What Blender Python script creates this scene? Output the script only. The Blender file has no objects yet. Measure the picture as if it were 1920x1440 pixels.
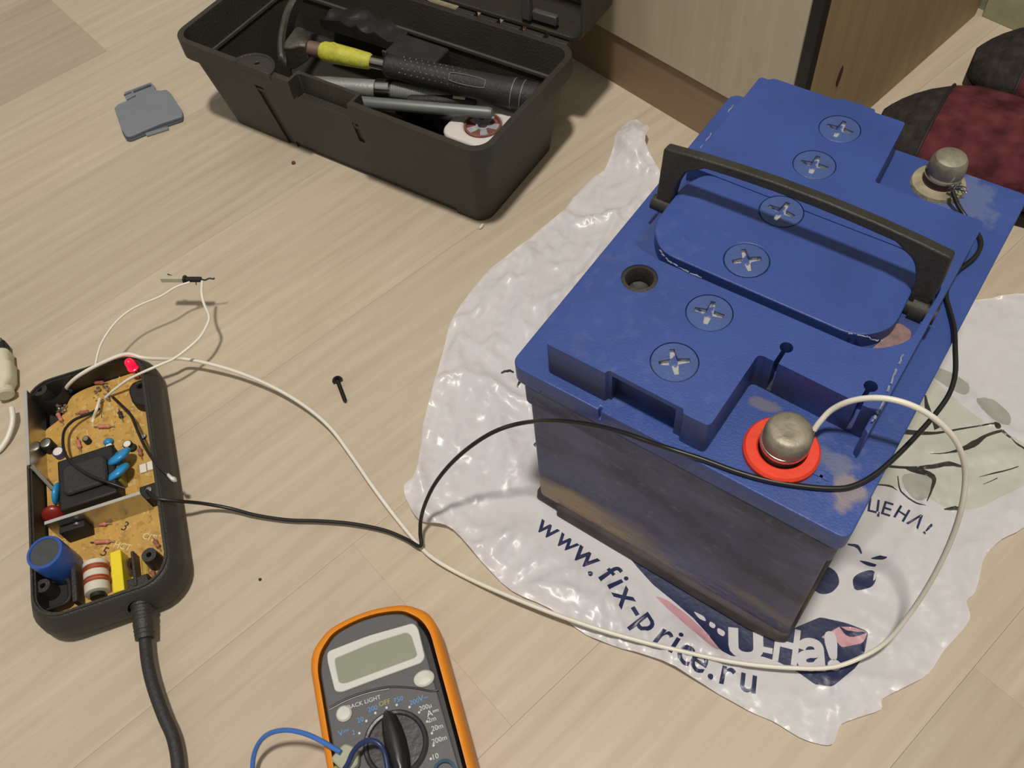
import bpy, bmesh, math, random
from mathutils import Vector, Matrix, noise
from mathutils.geometry import delaunay_2d_cdt
random.seed(7)
C = bpy.context.scene.collection
S = 0.001                                   # everything below is written in millimetres
# ------------------------------------------------------------------ camera
RIGHT = Vector((0.81857219, 0.56922767, -0.07693784))
DOWN = Vector((0.43611363, -0.70306838, -0.56169365))
FWD = Vector((-0.37382413, 0.42623316, -0.82376017))
EYE = Vector((83.203, -319.466, 516.764))
FPX = 1668.95
cd = bpy.data.cameras.new('camera'); cam = bpy.data.objects.new('camera', cd); C.objects.link(cam)
cam.matrix_world = Matrix(((RIGHT.x, -DOWN.x, -FWD.x, EYE.x*S), (RIGHT.y, -DOWN.y, -FWD.y, EYE.y*S), (RIGHT.z, -DOWN.z, -FWD.z, EYE.z*S), (0, 0, 0, 1)))
cd.sensor_width = 36; cd.lens = 36*FPX/1920; cd.clip_start = 0.01; cd.clip_end = 50
bpy.context.scene.camera = cam
# ------------------------------------------------------------------ light
w = bpy.data.worlds.new('world'); bpy.context.scene.world = w; w.use_nodes = True
w.node_tree.nodes['Background'].inputs[0].default_value = (1.0, 0.95, 0.88, 1)
w.node_tree.nodes['Background'].inputs[1].default_value = 0.30
ld = bpy.data.lights.new('ceiling_lamp', 'AREA'); ld.shape = 'DISK'; ld.size = 0.17; ld.energy = 41; ld.color = (1.0, 0.93, 0.85)
lo = bpy.data.objects.new('ceiling_lamp', ld); C.objects.link(lo)
lo.location = (0.08, -0.32, 2.35)
lo.rotation_euler = (Vector((-0.1, 0, 0))-lo.location).to_track_quat('-Z', 'Y').to_euler()
lo['label'] = 'round warm ceiling lamp above the floor, out of the picture'; lo['category'] = 'lamp'
vs = bpy.context.scene.view_settings
vs.view_transform = 'Standard'; vs.look = 'None'; vs.gamma = 1; vs.use_curve_mapping = False; vs.exposure = 0.0

def P(u, v, z=0.0):
    "point of the plane at height z seen at photo position u, v (mm)"
    d = FWD + RIGHT*((u-960)/FPX) + DOWN*((v-720)/FPX)
    return EYE + d*((z-EYE.z)/d.z)
def PY(u, v, y):
    d = FWD + RIGHT*((u-960)/FPX) + DOWN*((v-720)/FPX)
    return EYE + d*((y-EYE.y)/d.y)

# ------------------------------------------------------------------ materials
def lin(c):
    return tuple(((x/255)/12.92 if x/255 <= .04045 else ((x/255+.055)/1.055)**2.4) for x in c)+(1,)
def mat(name, col, rough=.5, metal=0, spec=.5, var=.12, vscale=60, bump=0, bscale=300, trans=0, emit=None, coat=0):
    m = bpy.data.materials.new(name); m.use_nodes = True; nt = m.node_tree; b = nt.nodes['Principled BSDF']
    b.inputs['Roughness'].default_value = rough; b.inputs['Metallic'].default_value = metal
    b.inputs['Specular IOR Level'].default_value = spec; b.inputs['Coat Weight'].default_value = coat
    tc = nt.nodes.new('ShaderNodeTexCoord')
    n = nt.nodes.new('ShaderNodeTexNoise'); n.inputs['Scale'].default_value = vscale; n.inputs['Detail'].default_value = 6
    nt.links.new(tc.outputs['Object'], n.inputs['Vector'])
    r = nt.nodes.new('ShaderNodeValToRGB'); c = lin(col)
    r.color_ramp.elements[0].position = .3; r.color_ramp.elements[1].position = .7
    r.color_ramp.elements[0].color = tuple(x*(1-var) for x in c[:3])+(1,)
    r.color_ramp.elements[1].color = tuple(min(1, x*(1+var)) for x in c[:3])+(1,)
    nt.links.new(n.outputs['Fac'], r.inputs['Fac']); nt.links.new(r.outputs['Color'], b.inputs['Base Color'])
    if bump:
        n2 = nt.nodes.new('ShaderNodeTexNoise'); n2.inputs['Scale'].default_value = bscale; n2.inputs['Detail'].default_value = 4
        nt.links.new(tc.outputs['Object'], n2.inputs['Vector'])
        bp = nt.nodes.new('ShaderNodeBump'); bp.inputs['Strength'].default_value = bump; bp.inputs['Distance'].default_value = .001
        nt.links.new(n2.outputs['Fac'], bp.inputs['Height']); nt.links.new(bp.outputs['Normal'], b.inputs['Normal'])
    if emit: b.inputs['Emission Color'].default_value = lin(emit[0]); b.inputs['Emission Strength'].default_value = emit[1]
    if trans: b.inputs['Transmission Weight'].default_value = trans
    return m
def nodes_of(m): return m.node_tree, m.node_tree.nodes['Principled BSDF'], m.node_tree.links
def nd(nt, t, **kw):
    n = nt.nodes.new(t)
    for k, v in kw.items():
        if k in n.inputs.keys(): n.inputs[k].default_value = v
        else: setattr(n, k, v)
    return n
def overlay(m, fac_out, col):
    "mix a flat colour over the base colour of m"
    nt, b, L = nodes_of(m); src = b.inputs['Base Color'].links[0].from_socket
    mx = nt.nodes.new('ShaderNodeMixRGB'); L.new(fac_out, mx.inputs[0]); L.new(src, mx.inputs[1]); mx.inputs[2].default_value = lin(col)
    L.new(mx.outputs[0], b.inputs['Base Color'])
def noise_mask(m, scale, lo, hi, stretch=(1, 1, 1), detail=5, seed=0):
    nt, b, L = nodes_of(m); tc = nt.nodes.new('ShaderNodeTexCoord'); mp = nt.nodes.new('ShaderNodeMapping')
    mp.inputs['Scale'].default_value = stretch; mp.inputs['Location'].default_value = (seed, seed*.7, seed*1.3)
    n = nt.nodes.new('ShaderNodeTexNoise'); n.inputs['Scale'].default_value = scale; n.inputs['Detail'].default_value = detail
    r = nt.nodes.new('ShaderNodeMapRange'); r.inputs['From Min'].default_value = lo; r.inputs['From Max'].default_value = hi
    L.new(tc.outputs['Object'], mp.inputs[0]); L.new(mp.outputs[0], n.inputs['Vector']); L.new(n.outputs['Fac'], r.inputs['Value'])
    return r.outputs[0]
def z_band(m, zlo, zhi, wob=0.0, wscale=20, axis='Z', inv=False, soft=.004):
    "1 below zlo, 0 above zhi on the object's own axis, with a wobbling border"
    nt, b, L = nodes_of(m); tc = nt.nodes.new('ShaderNodeTexCoord'); sp = nt.nodes.new('ShaderNodeSeparateXYZ')
    L.new(tc.outputs['Object'], sp.inputs[0]); out = sp.outputs[axis]
    if wob:
        n = nt.nodes.new('ShaderNodeTexNoise'); n.inputs['Scale'].default_value = wscale; n.inputs['Detail'].default_value = 5
        L.new(tc.outputs['Object'], n.inputs['Vector'])
        a = nd(nt, 'ShaderNodeMath', operation='MULTIPLY_ADD'); L.new(n.outputs['Fac'], a.inputs[0]); a.inputs[1].default_value = wob; L.new(out, a.inputs[2]); out = a.outputs[0]
    r = nt.nodes.new('ShaderNodeMapRange'); r.inputs['From Min'].default_value = zlo; r.inputs['From Max'].default_value = zhi
    r.inputs['To Min'].default_value = 1; r.inputs['To Max'].default_value = 0
    L.new(out, r.inputs['Value']); return r.outputs[0]
def mul(m, a, b, k=1.0):
    nt, _, L = nodes_of(m); x = nd(nt, 'ShaderNodeMath', operation='MULTIPLY'); L.new(a, x.inputs[0])
    if b is None: x.inputs[1].default_value = k
    else: L.new(b, x.inputs[1])
    if b is not None and k != 1: return mul(m, x.outputs[0], None, k)
    return x.outputs[0]

def wood(name, base, dark, scale=(1, 1, 1), rot=0.0, rough=.42, use_tone=False, contrast=1.0, pos=True):
    m = bpy.data.materials.new(name); m.use_nodes = True; nt, b, L = nodes_of(m)
    geo = nt.nodes.new('ShaderNodeNewGeometry'); tc = nt.nodes.new('ShaderNodeTexCoord')
    src = geo.outputs['Position'] if pos else tc.outputs['Object']
    rt = nt.nodes.new('ShaderNodeMapping'); rt.vector_type = 'POINT'; rt.inputs['Rotation'].default_value = (0, 0, rot)
    L.new(src, rt.inputs[0])
    info = nt.nodes.new('ShaderNodeObjectInfo')
    off = nd(nt, 'ShaderNodeVectorMath', operation='MULTIPLY_ADD'); L.new(info.outputs['Random'], off.inputs[0]); off.inputs[1].default_value = (3.1, 1.7, 2.3); L.new(rt.outputs[0], off.inputs[2])
    def stretched(s, sc, det=6, rg=.6, dist=0):
        mp = nt.nodes.new('ShaderNodeMapping'); mp.inputs['Scale'].default_value = s; L.new(off.outputs[0], mp.inputs[0])
        n = nt.nodes.new('ShaderNodeTexNoise'); n.inputs['Scale'].default_value = sc; n.inputs['Detail'].default_value = det; n.inputs['Roughness'].default_value = rg; n.inputs['Distortion'].default_value = dist
        L.new(mp.outputs[0], n.inputs['Vector']); return n.outputs['Fac']
    a = stretched((3.2, 15, 15), 1.0*scale[0], 7, .66, 2.4); c = stretched((12, 230, 230), 1.0*scale[1], 3, .6); e = stretched((3.5, 8, 8), 1.0*scale[2], 4, .55, 1.0)
    # cathedral rings
    mp = nt.nodes.new('ShaderNodeMapping'); mp.inputs['Scale'].default_value = (1.1, 9, 9); L.new(off.outputs[0], mp.inputs[0])
    wv = nt.nodes.new('ShaderNodeTexWave'); wv.wave_type = 'BANDS'; wv.bands_direction = 'Y'; wv.inputs['Scale'].default_value = 2.2*scale[0]; wv.inputs['Distortion'].default_value = 7; wv.inputs['Detail'].default_value = 3; wv.inputs['Detail Scale'].default_value = .8
    L.new(mp.outputs[0], wv.inputs['Vector'])
    def scaled(x, k): 
        q = nd(nt, 'ShaderNodeMath', operation='MULTIPLY'); L.new(x, q.inputs[0]); q.inputs[1].default_value = k; return q.outputs[0]
    def add(x, y):
        q = nd(nt, 'ShaderNodeMath', operation='ADD'); L.new(x, q.inputs[0]); L.new(y, q.inputs[1]); return q.outputs[0]
    t = add(add(scaled(a, .42), scaled(c, .48)), add(scaled(e, .30), scaled(wv.outputs['Fac'], .10)))
    r = nt.nodes.new('ShaderNodeMapRange'); r.inputs['From Min'].default_value = .65-.22/contrast; r.inputs['From Max'].default_value = .65+.22/contrast; L.new(t, r.inputs['Value'])
    mx = nt.nodes.new('ShaderNodeMixRGB'); L.new(r.outputs[0], mx.inputs[0]); mx.inputs[1].default_value = lin(dark); mx.inputs[2].default_value = lin(base)
    out = mx.outputs[0]
    if use_tone:
        q = nt.nodes.new('ShaderNodeMixRGB'); q.blend_type = 'MULTIPLY'; q.inputs[0].default_value = 1; L.new(out, q.inputs[1]); L.new(info.outputs['Color'], q.inputs[2]); out = q.outputs[0]
    L.new(out, b.inputs['Base Color']); b.inputs['Roughness'].default_value = rough; b.inputs['Specular IOR Level'].default_value = .35
    bp = nt.nodes.new('ShaderNodeBump'); bp.inputs['Strength'].default_value = .12; bp.inputs['Distance'].default_value = .0006
    L.new(c, bp.inputs['Height']); L.new(bp.outputs['Normal'], b.inputs['Normal'])
    return m

# ------------------------------------------------------------------ mesh helpers
class G:
    def __init__(s): s.v = []; s.f = []; s.m = []; s.mi = 0
    def add(s, vs, fs):
        o = len(s.v); s.v += [tuple(x) for x in vs]; s.f += [[i+o for i in f] for f in fs]; s.m += [s.mi]*len(fs); return s
    def prism(s, poly, z0, z1, poly1=None, frame=None):
        n = len(poly); p1 = poly1 or poly
        vs = [(x, y, z0) for x, y in poly]+[(x, y, z1) for x, y in p1]
        if frame: vs = [frame(v) for v in vs]
        fs = [list(range(n))[::-1], list(range(n, 2*n))]+[[i, (i+1) % n, n+(i+1) % n, n+i] for i in range(n)]
        return s.add(vs, fs)
    def box(s, x0, x1, y0, y1, z0, z1): return s.prism([(x0, y0), (x1, y0), (x1, y1), (x0, y1)], z0, z1)
    def loft(s, rings, cap=True):
        n = len(rings[0]); vs = [p for r in rings for p in r]; fs = []
        for k in range(len(rings)-1):
            for i in range(n): fs.append([k*n+i, k*n+(i+1) % n, (k+1)*n+(i+1) % n, (k+1)*n+i])
        if cap: fs += [list(range(n))[::-1], [(len(rings)-1)*n+i for i in range(n)]]
        return s.add(vs, fs)
    def lathe(s, prof, o=(0, 0, 0), d=(0, 0, 1), n=24, cap=True):
        d = Vector(d).normalized(); a = d.orthogonal().normalized(); b = d.cross(a); o = Vector(o)
        return s.loft([[tuple(o+d*z+a*(r*math.cos(2*math.pi*i/n))+b*(r*math.sin(2*math.pi*i/n))) for i in range(n)] for r, z in prof], cap)
    def cyl(s, p, q, r, n=16, r1=None):
        p = Vector(p); q = Vector(q); return s.lathe([(r, 0), (r if r1 is None else r1, (q-p).length)], p, q-p, n)
    def tube(s, pts, r, n=8, rads=None):
        pts = [Vector(p) for p in pts]; rings = []; up = None
        for i, p in enumerate(pts):
            t = (pts[min(i+1, len(pts)-1)]-pts[max(i-1, 0)]).normalized()
            a = t.orthogonal().normalized() if up is None else (up-t*up.dot(t)).normalized()
            up = a; b = t.cross(a); rr = rads[i] if rads else r
            rings.append([tuple(p+a*(rr*math.cos(2*math.pi*k/n))+b*(rr*math.sin(2*math.pi*k/n))) for k in range(n)])
        return s.loft(rings)
    def ball(s, c, r, sx=1, sy=1, sz=1, n=14, m=8):
        c = Vector(c); rings = []
        for j in range(1, m):
            t = math.pi*j/m
            rings.append([(c.x+sx*r*math.sin(t)*math.cos(2*math.pi*i/n), c.y+sy*r*math.sin(t)*math.sin(2*math.pi*i/n), c.z-sz*r*math.cos(t)) for i in range(n)])
        return s.loft(rings)
def rrect(x0, x1, y0, y1, r, n=5):
    out = []
    rs = r if isinstance(r, (list, tuple)) else [r]*4
    for (cx, cy, a0, q) in ((x1-rs[1], y0+rs[1], -90, rs[1]), (x1-rs[2], y1-rs[2], 0, rs[2]), (x0+rs[3], y1-rs[3], 90, rs[3]), (x0+rs[0], y0+rs[0], 180, rs[0])):
        for k in range(n+1):
            a = math.radians(a0+90*k/n); out.append((cx+q*math.cos(a), cy+q*math.sin(a)))
    return out
def rpoly(pts, r=2, n=4):
    "round the corners of a polygon"
    out = []; N = len(pts)
    for i in range(N):
        p = Vector(pts[i]); a = Vector(pts[i-1]); b = Vector(pts[(i+1) % N]); rr = r[i] if isinstance(r, (list, tuple)) else r
        da = (a-p); db = (b-p); k = min(rr, da.length*.45, db.length*.45)
        if k < .01: out.append(tuple(p)); continue
        A = p+da.normalized()*k; B = p+db.normalized()*k
        for j in range(n+1):
            t = j/n; q = A*(1-t)**2+p*2*t*(1-t)+B*t*t; out.append((q.x, q.y))
    return out
def circ(cx, cy, r, n=24): return [(cx+r*math.cos(2*math.pi*i/n), cy+r*math.sin(2*math.pi*i/n)) for i in range(n)]
def crom(P_, n=8):
    P_ = [Vector(p) for p in P_]; Q = [P_[0]*2-P_[1]]+P_+[P_[-1]*2-P_[-2]]; out = []
    for i in range(1, len(Q)-2):
        a, b, c, d = Q[i-1:i+3]
        for k in range(n):
            t = k/n; out.append(.5*((2*b)+(c-a)*t+(2*a-5*b+4*c-d)*t*t+(3*b-a-3*c+d)*t**3))
    out.append(P_[-1]); return out
def mesh_of(g, name):
    me = bpy.data.meshes.new(name); me.from_pydata([(x*S, y*S, z*S) for x, y, z in g.v], [], g.f)
    for i, p in enumerate(me.polygons): p.material_index = g.m[i]
    bm = bmesh.new(); bm.from_mesh(me); bmesh.ops.recalc_face_normals(bm, faces=bm.faces); bm.to_mesh(me); bm.free()
    return me
def boolean(o, g, op='DIFFERENCE'):
    t = bpy.data.objects.new('cutter', mesh_of(g, 'cutter')); C.objects.link(t)
    t.matrix_world = o.matrix_world.copy() if o.parent is None else Matrix()
    par = o.parent; o.parent = None; mw = o.matrix_basis.copy(); t.matrix_basis = mw
    m = o.modifiers.new('b', 'BOOLEAN'); m.operation = op; m.object = t; m.solver = 'EXACT'; m.use_self = True
    dg = bpy.context.evaluated_depsgraph_get(); me = bpy.data.meshes.new_from_object(o.evaluated_get(dg))
    o.modifiers.remove(m); old = o.data; me.name = old.name; o.data = me; bpy.data.meshes.remove(old)
    tm = t.data; bpy.data.objects.remove(t); bpy.data.meshes.remove(tm); o.parent = par
def finish(o, bevel=0, smooth=35, seg=2):
    if bevel:
        b = o.modifiers.new('bevel', 'BEVEL'); b.width = bevel*S; b.segments = seg; b.limit_method = 'ANGLE'; b.angle_limit = math.radians(40)
    if smooth:
        o.data.polygons.foreach_set('use_smooth', [True]*len(o.data.polygons)); o.data.set_sharp_from_angle(angle=math.radians(smooth))
def obj(name, g, m, parent=None, bevel=0, smooth=35, cuts=(), seg=2, label=None, loc=None):
    o = bpy.data.objects.new(name, mesh_of(g, name)); C.objects.link(o)
    for x in (m if isinstance(m, (list, tuple)) else [m]): o.data.materials.append(x)
    for c in cuts: boolean(o, c)
    if parent: o.parent = parent
    if loc: o.location = [c*S for c in loc]
    finish(o, bevel, smooth, seg)
    if label: o['label'] = label
    return o
def tag(o, label, cat, group=None, kind=None):
    if label: o['label'] = label
    if cat: o['category'] = cat
    if group: o['group'] = group
    if kind: o['kind'] = kind
    return o
def thing(name, label, cat, x=0, y=0, z=0, rot=0, group=None):
    o = bpy.data.objects.new(name, None); o.empty_display_size = .02; C.objects.link(o)
    o.location = (x*S, y*S, z*S); o.rotation_euler = (0, 0, math.radians(rot)); return tag(o, label, cat, group)
class Frame:
    def __init__(s, x, y, a): s.x, s.y, s.a = x, y, a; s.c = math.cos(math.radians(a)); s.s = math.sin(math.radians(a))
    def L(s, u, v, z): p = P(u, v, z); dx, dy = p.x-s.x, p.y-s.y; return Vector((dx*s.c+dy*s.s, -dx*s.s+dy*s.c, z))
    def W(s, x, y): return s.x+x*s.c-y*s.s, s.y+x*s.s+y*s.c
def text_loops(ch, size, bold=0, step=4):
    "outline loops of one glyph, centred, in mm"
    cu = bpy.data.curves.new('t', 'FONT'); cu.body = ch; cu.size = 1; cu.fill_mode = 'FRONT'; cu.resolution_u = step; cu.offset = bold
    o = bpy.data.objects.new('t', cu); C.objects.link(o)
    dg = bpy.context.evaluated_depsgraph_get(); dg.update(); me = bpy.data.meshes.new_from_object(o.evaluated_get(dg))
    adj = {}; cnt = {}
    for p in me.polygons:
        for k in p.edge_keys: cnt[k] = cnt.get(k, 0)+1
    for e in me.edges:
        if cnt.get(e.key, 0) > 1: continue
        adj.setdefault(e.vertices[0], []).append(e.vertices[1]); adj.setdefault(e.vertices[1], []).append(e.vertices[0])
    loops = []; seen = set()
    for s0 in adj:
        if s0 in seen: continue
        lp = [s0]; seen.add(s0); cur = s0
        while True:
            nx = [k for k in adj[cur] if k not in seen]
            if not nx: break
            cur = nx[0]; seen.add(cur); lp.append(cur)
        loops.append([me.vertices[i].co.xy.copy() for i in lp])
    bpy.data.objects.remove(o); bpy.data.curves.remove(cu); bpy.data.meshes.remove(me)
    if not loops: return []
    xs = [p.x for l in loops for p in l]; cx = (min(xs)+max(xs))/2
    return [[((p.x-cx)*size, (p.y-.35)*size) for p in l] for l in loops]
def text_mesh(name, body, size, m, parent, loc, rot=0, thick=.12, bold=0, align='CENTER'):
    cu = bpy.data.curves.new('t', 'FONT'); cu.body = body; cu.size = size*S; cu.align_x = align; cu.align_y = 'CENTER'; cu.extrude = thick*S; cu.offset = bold*S; cu.resolution_u = 3
    o = bpy.data.objects.new('t', cu); C.objects.link(o); dg = bpy.context.evaluated_depsgraph_get(); dg.update()
    me = bpy.data.meshes.new_from_object(o.evaluated_get(dg)); bpy.data.objects.remove(o); bpy.data.curves.remove(cu)
    n = bpy.data.objects.new(name, me); C.objects.link(n); me.materials.clear(); me.materials.append(m); n.parent = parent
    n.location = [c*S for c in loc]; n.rotation_euler = (0, 0, math.radians(rot)); return n
def wire(name, pts, r, m, label, cat='wire', parent=None, n=8, group=None):
    g = G().tube(crom(pts, 8), r, n); o = obj(name, g, m, parent, smooth=60)
    if cat: tag(o, label, cat, group)
    return o
# ------------------------------------------------------------------ setting: floor, wall, cabinet
RA = -13.3; RF = Frame(0, 0, RA)                      # the room's own axes: local x along the cabinet front, local y into the room
M_floor = wood('laminate', (200, 188, 168), (176, 162, 140), (1, 1, 1), math.radians(-76.7), .42, True, .8)
floor = obj('floor', G().box(-1300, 900, -900, 700, -16, -8.2), mat('subfloor', (70, 60, 50)), None, smooth=0)
floor.rotation_euler.z = math.radians(RA); floor['kind'] = 'structure'
random.seed(3)
W0 = 152.2; rows = {}
joints = {-1: [-104.7], 0: [640], 1: [-620], 2: [820], 3: [520], 4: [-240], 5: [-420, 640], 6: [-30], 7: [300]}
tones = {(-1, 0): .84, (-1, 1): 1.04, (1, 0): .95, (1, 1): .955, (2, 0): 1.015, (3, 0): .985, (4, 0): .96, (4, 1): 1.0, (5, 1): .98, (6, 0): .88, (6, 1): .95}  # plank tones; those at the lower right are darkened to paint in a shadow
for k in range(-4, 10):
    v0 = -724+W0*k; us = sorted([-900, 700]+[u for u in joints.get(k, [random.uniform(-500, 300)]) if -900 < u < 700])
    for j, (a, b) in enumerate(zip(us, us[1:])):
        o = obj('plank', G().box(v0+.05, v0+W0-.05, a+.01, b-.01, -8, 0), M_floor, floor, bevel=.1, seg=1, smooth=0)
        t = tones.get((k, j), random.uniform(.955, 1.03)); o.color = (t, t*random.uniform(.985, 1.0), t*random.uniform(.965, .99), 1)
M_wall = mat('wallpaper', (148, 150, 128), .8, var=.15, vscale=90, bump=.3, bscale=500)
wall = obj('wall_back', G().box(-1300, 900, 503, 560, 0, 1400), M_wall, None, smooth=0); wall.rotation_euler.z = math.radians(RA); wall['kind'] = 'structure'
bb = obj('baseboard_back', G().prism([(494, 0), (503, 0), (503, 45), (498, 45), (494, 38)], -134, 900, frame=lambda v: (v[2], v[0], v[1])), mat('baseboard_paint', (150, 150, 122), .5), None, bevel=.6)
bb.rotation_euler.z = math.radians(RA); bb['kind'] = 'structure'

M_door = wood('pale_ash_front', (205, 194, 168), (184, 171, 146), (.8, .7, 1), 0, .5, pos=False)
M_side = wood('brown_veneer', (172, 150, 116), (150, 128, 96), (.6, .9, 1), 0, .55, pos=False)
def vertical_grain(m):                                  # turn the grain upright
    for n in m.node_tree.nodes:
        if n.type == 'MAPPING' and n.vector_type == 'POINT' and not any(l.from_node.type == 'VECT_MATH' for l in n.inputs[0].links): n.inputs['Rotation'].default_value = (0, math.radians(90), 0)
vertical_grain(M_door); vertical_grain(M_side)
M_edge = mat('black_edge', (22, 20, 18), .5)
M_plinth = wood('plinth_veneer', (158, 136, 110), (138, 116, 92), (.6, .9, 1), 0, .55, pos=False)
cab = thing('cabinet', 'floor cabinet with pale wood front, brown side panel and brown plinth behind the battery', 'cabinet', *RF.W(-128, 200), 0, RA)
obj('plinth', G().box(-560, -6, 0, 18, 0, 49), M_plinth, cab, bevel=.5)
obj('cabinet_front', G().box(-560, -6, -2, 16, 50.5, 880), M_door, cab, bevel=.8)
obj('side_panel', G().prism([(-12, 6), (3, 6), (-11, 292), (-26, 292)], 0, 880), M_side, cab, bevel=.5)
obj('edge_strip', G().box(-5.6, 3.2, -2, 6, 0, 880), M_edge, cab, bevel=.3, label='black vertical edge strip')
obj('carcass', G().box(-560, -28, 18, 290, 20, 880), M_side, cab)
mk = P(1573, 143, 0); # chip on the side panel
d = FWD + RIGHT*((1573-960)/FPX) + DOWN*((143-720)/FPX)
# meet the side panel plane local x = 14.2
ex = Vector((RF.c, RF.s, 0)); p0 = Vector((*RF.W(-128+1.0, 200), 0)); t = ex.dot(p0-EYE)/ex.dot(d); q = EYE+d*t-Vector((*RF.W(-128, 200), 0))
qy = -q.x*RF.s+q.y*RF.c
obj('chip', G().prism(rpoly([(0, -1), (2.2, 5), (3, 13), (1.2, 19), (-1.6, 12), (-2.2, 4)], 2), 0, .7, frame=lambda v: (v[2]+3.0-(qy+v[0]-6)*14/286, qy+v[0], q.z-9+v[1])), mat('chip_red_brown', (70, 28, 20), .7), cab, label='dark red-brown chip in the veneer')

# ------------------------------------------------------------------ plastic bag
out_px = [(1190, 236), (1203, 245), (1216, 262), (1208, 292), (1236, 330), (1270, 400), (1500, 420), (1760, 560), (1830, 560), (1875, 556), (1925, 551), (2010, 560), (2060, 700), (2010, 900), (1925, 985), (1880, 1010), (1848, 1042), (1838, 1078), (1828, 1110), (1812, 1128), (1818, 1150), (1812, 1172), (1770, 1220), (1742, 1262), (1700, 1287), (1655, 1310), (1652, 1330), (1610, 1345), (1578, 1358), (1568, 1378), (1560, 1396), (1535, 1394), (1500, 1382), (1450, 1352), (1400, 1330), (1320, 1285), (1240, 1240), (1165, 1215), (1100, 1190), (1030, 1140), (960, 1108), (900, 1050), (850, 995), (815, 985), (785, 975), (768, 950), (760, 918), (785, 893), (790, 850), (800, 790), (818, 720), (832, 668), (850, 605), (898, 535), (925, 505), (962, 484), (1010, 440), (1060, 398), (1100, 352), (1132, 328), (1150, 290), (1160, 262), (1178, 240)]
def bag_h(x, y):
    dx = max(abs(x)-92, 0); dy = max(-126-y, y-124, 0); d = math.hypot(dx, dy); m = min(1, d/26); m = m*m*(3-2*m)
    p = Vector((x*.8+y*.25, y*.7-x*.2, 0))*.012; wp = Vector((noise.noise(p*1.7), noise.noise(p*1.7+Vector((5, 5, 5))), 0))*.5
    def crease(q):
        f = noise.voronoi(q)[0]; return max(0, 1-(f[1]-f[0])*3.2)
    k = 1.0 if x < 60 and y > -170 else .45
    c1 = crease(p*1.5+wp+Vector((3, 8, 0)))**3; c2 = crease(p*3.4+wp*2+Vector((9, 1, 0)))**2.5; c3 = crease(Vector((p.x*9, p.y*2.4, 0))+wp*3)**3
    f0 = noise.voronoi(p*2.2+wp)[0][0]
    h = c1*4.6+c2*1.8+c3*2.4+f0*2.0+noise.noise(p*3)*1.0+.8
    t1 = P(1193, 262, 14); tip = math.exp(-((x-t1.x)**2+(y-t1.y)**2)/22**2)*13
    left = math.exp(-((x+195)/60)**2)*4 if y > -120 else 0
    fold = math.exp(-((x-(-165))**2+(y+150)**2)/30**2)*4
    return .35+m*(max(0, h)*k+.5)+tip+m*(left+fold)
def W2(pts): return [tuple(P(u, v, 4).xy) for u, v in pts]
outline = [P(u, v, 3) for u, v in out_px]
print_list = []                                       # (loops, material slot), later ones win
def ink(pts, slot, rnd=3): print_list.append(([rpoly(W2(pts), rnd, 3)], slot))
def stroke(pts, ws, slot):
    q = [Vector(p) for p in crom([Vector((u, v, 0)) for u, v in pts], 4)]; n = len(q); L_ = []; R_ = []
    for i, p in enumerate(q):
        t = (q[min(i+1, n-1)]-q[max(i-1, 0)]).normalized(); f = i/(n-1)*(len(ws)-1); k = min(int(f), len(ws)-2); wd = ws[k]*(1-(f-k))+ws[k+1]*(f-k)
        L_.append((p.x-t.y*wd/2, p.y+t.x*wd/2)); R_.append((p.x+t.y*wd/2, p.y-t.x*wd/2))
    print_list.append(([W2(L_+R_[::-1])], slot))
def glyph(ch, u, v, u2, v2, size, slot, bold=0, sx=1):
    "glyph centred on photo point u, v whose baseline points to u2, v2"
    c = P(u, v, 4); t = (P(u2, v2, 4)-c).xy.normalized(); nrm = Vector((-t.y, t.x))
    loops = [[(c.x+t.x*x*sx+nrm.x*y, c.y+t.y*x*sx+nrm.y*y) for x, y in l] for l in text_loops(ch, size, bold)]
    if loops: print_list.append((loops, slot))
WHITE, NAVY, PINK, GREY, DARK, MID = 0, 1, 2, 3, 4, 5
# faded stone-like print on the right, with its black cracks and painted-in shadow patches
ink([(1660, 720), (1735, 685), (1790, 742), (1845, 790), (1935, 835), (1935, 905), (1880, 928), (1836, 952), (1785, 955), (1738, 930), (1690, 908), (1640, 905), (1600, 860)], GREY, 8)
ink([(1725, 690), (1760, 680), (1800, 700), (1822, 720), (1815, 742), (1790, 728), (1750, 700)], MID, 8)  # this and the next are shadow patches put into the bag's colour
ink([(1828, 745), (1860, 742), (1900, 775), (1895, 800), (1860, 785), (1835, 765)], MID, 8)
ink([(1690, 885), (1722, 882), (1750, 895), (1748, 930), (1725, 940), (1700, 918)], MID, 8)
stroke([(1738, 735), (1742, 760), (1752, 782), (1760, 800)], [3, 10, 6, 12], DARK)
stroke([(1690, 803), (1720, 806), (1760, 808), (1815, 799), (1872, 793)], [10, 9, 5, 3, 3], DARK)
ink([(1862, 790), (1876, 791), (1878, 803), (1868, 803)], DARK, 2)
stroke([(1880, 806), (1850, 815), (1826, 831), (1780, 848), (1745, 849)], [5, 6, 13, 3, 1], DARK)
stroke([(1880, 806), (1900, 823), (1925, 842)], [5, 2, 5], DARK)
stroke([(1660, 868), (1700, 872), (1740, 874), (1780, 868), (1815, 874)], [5, 5, 8, 9, 2], DARK)
stroke([(1700, 872), (1712, 876), (1750, 892), (1748, 915), (1738, 940)], [5, 9, 10, 5, 2], DARK)
stroke([(1640, 903), (1670, 906), (1685, 915)], [2, 4, 1], DARK)
stroke([(1686, 888), (1692, 918), (1720, 940), (1736, 948)], [2, 3, 3, 1], DARK)
stroke([(1772, 952), (1788, 951), (1805, 951)], [2, 8, 7], DARK)
stroke([(1838, 892), (1870, 884), (1910, 874)], [1, 3, 2], DARK)
stroke([(1845, 906), (1872, 894)], [1, 2], DARK)
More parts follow.
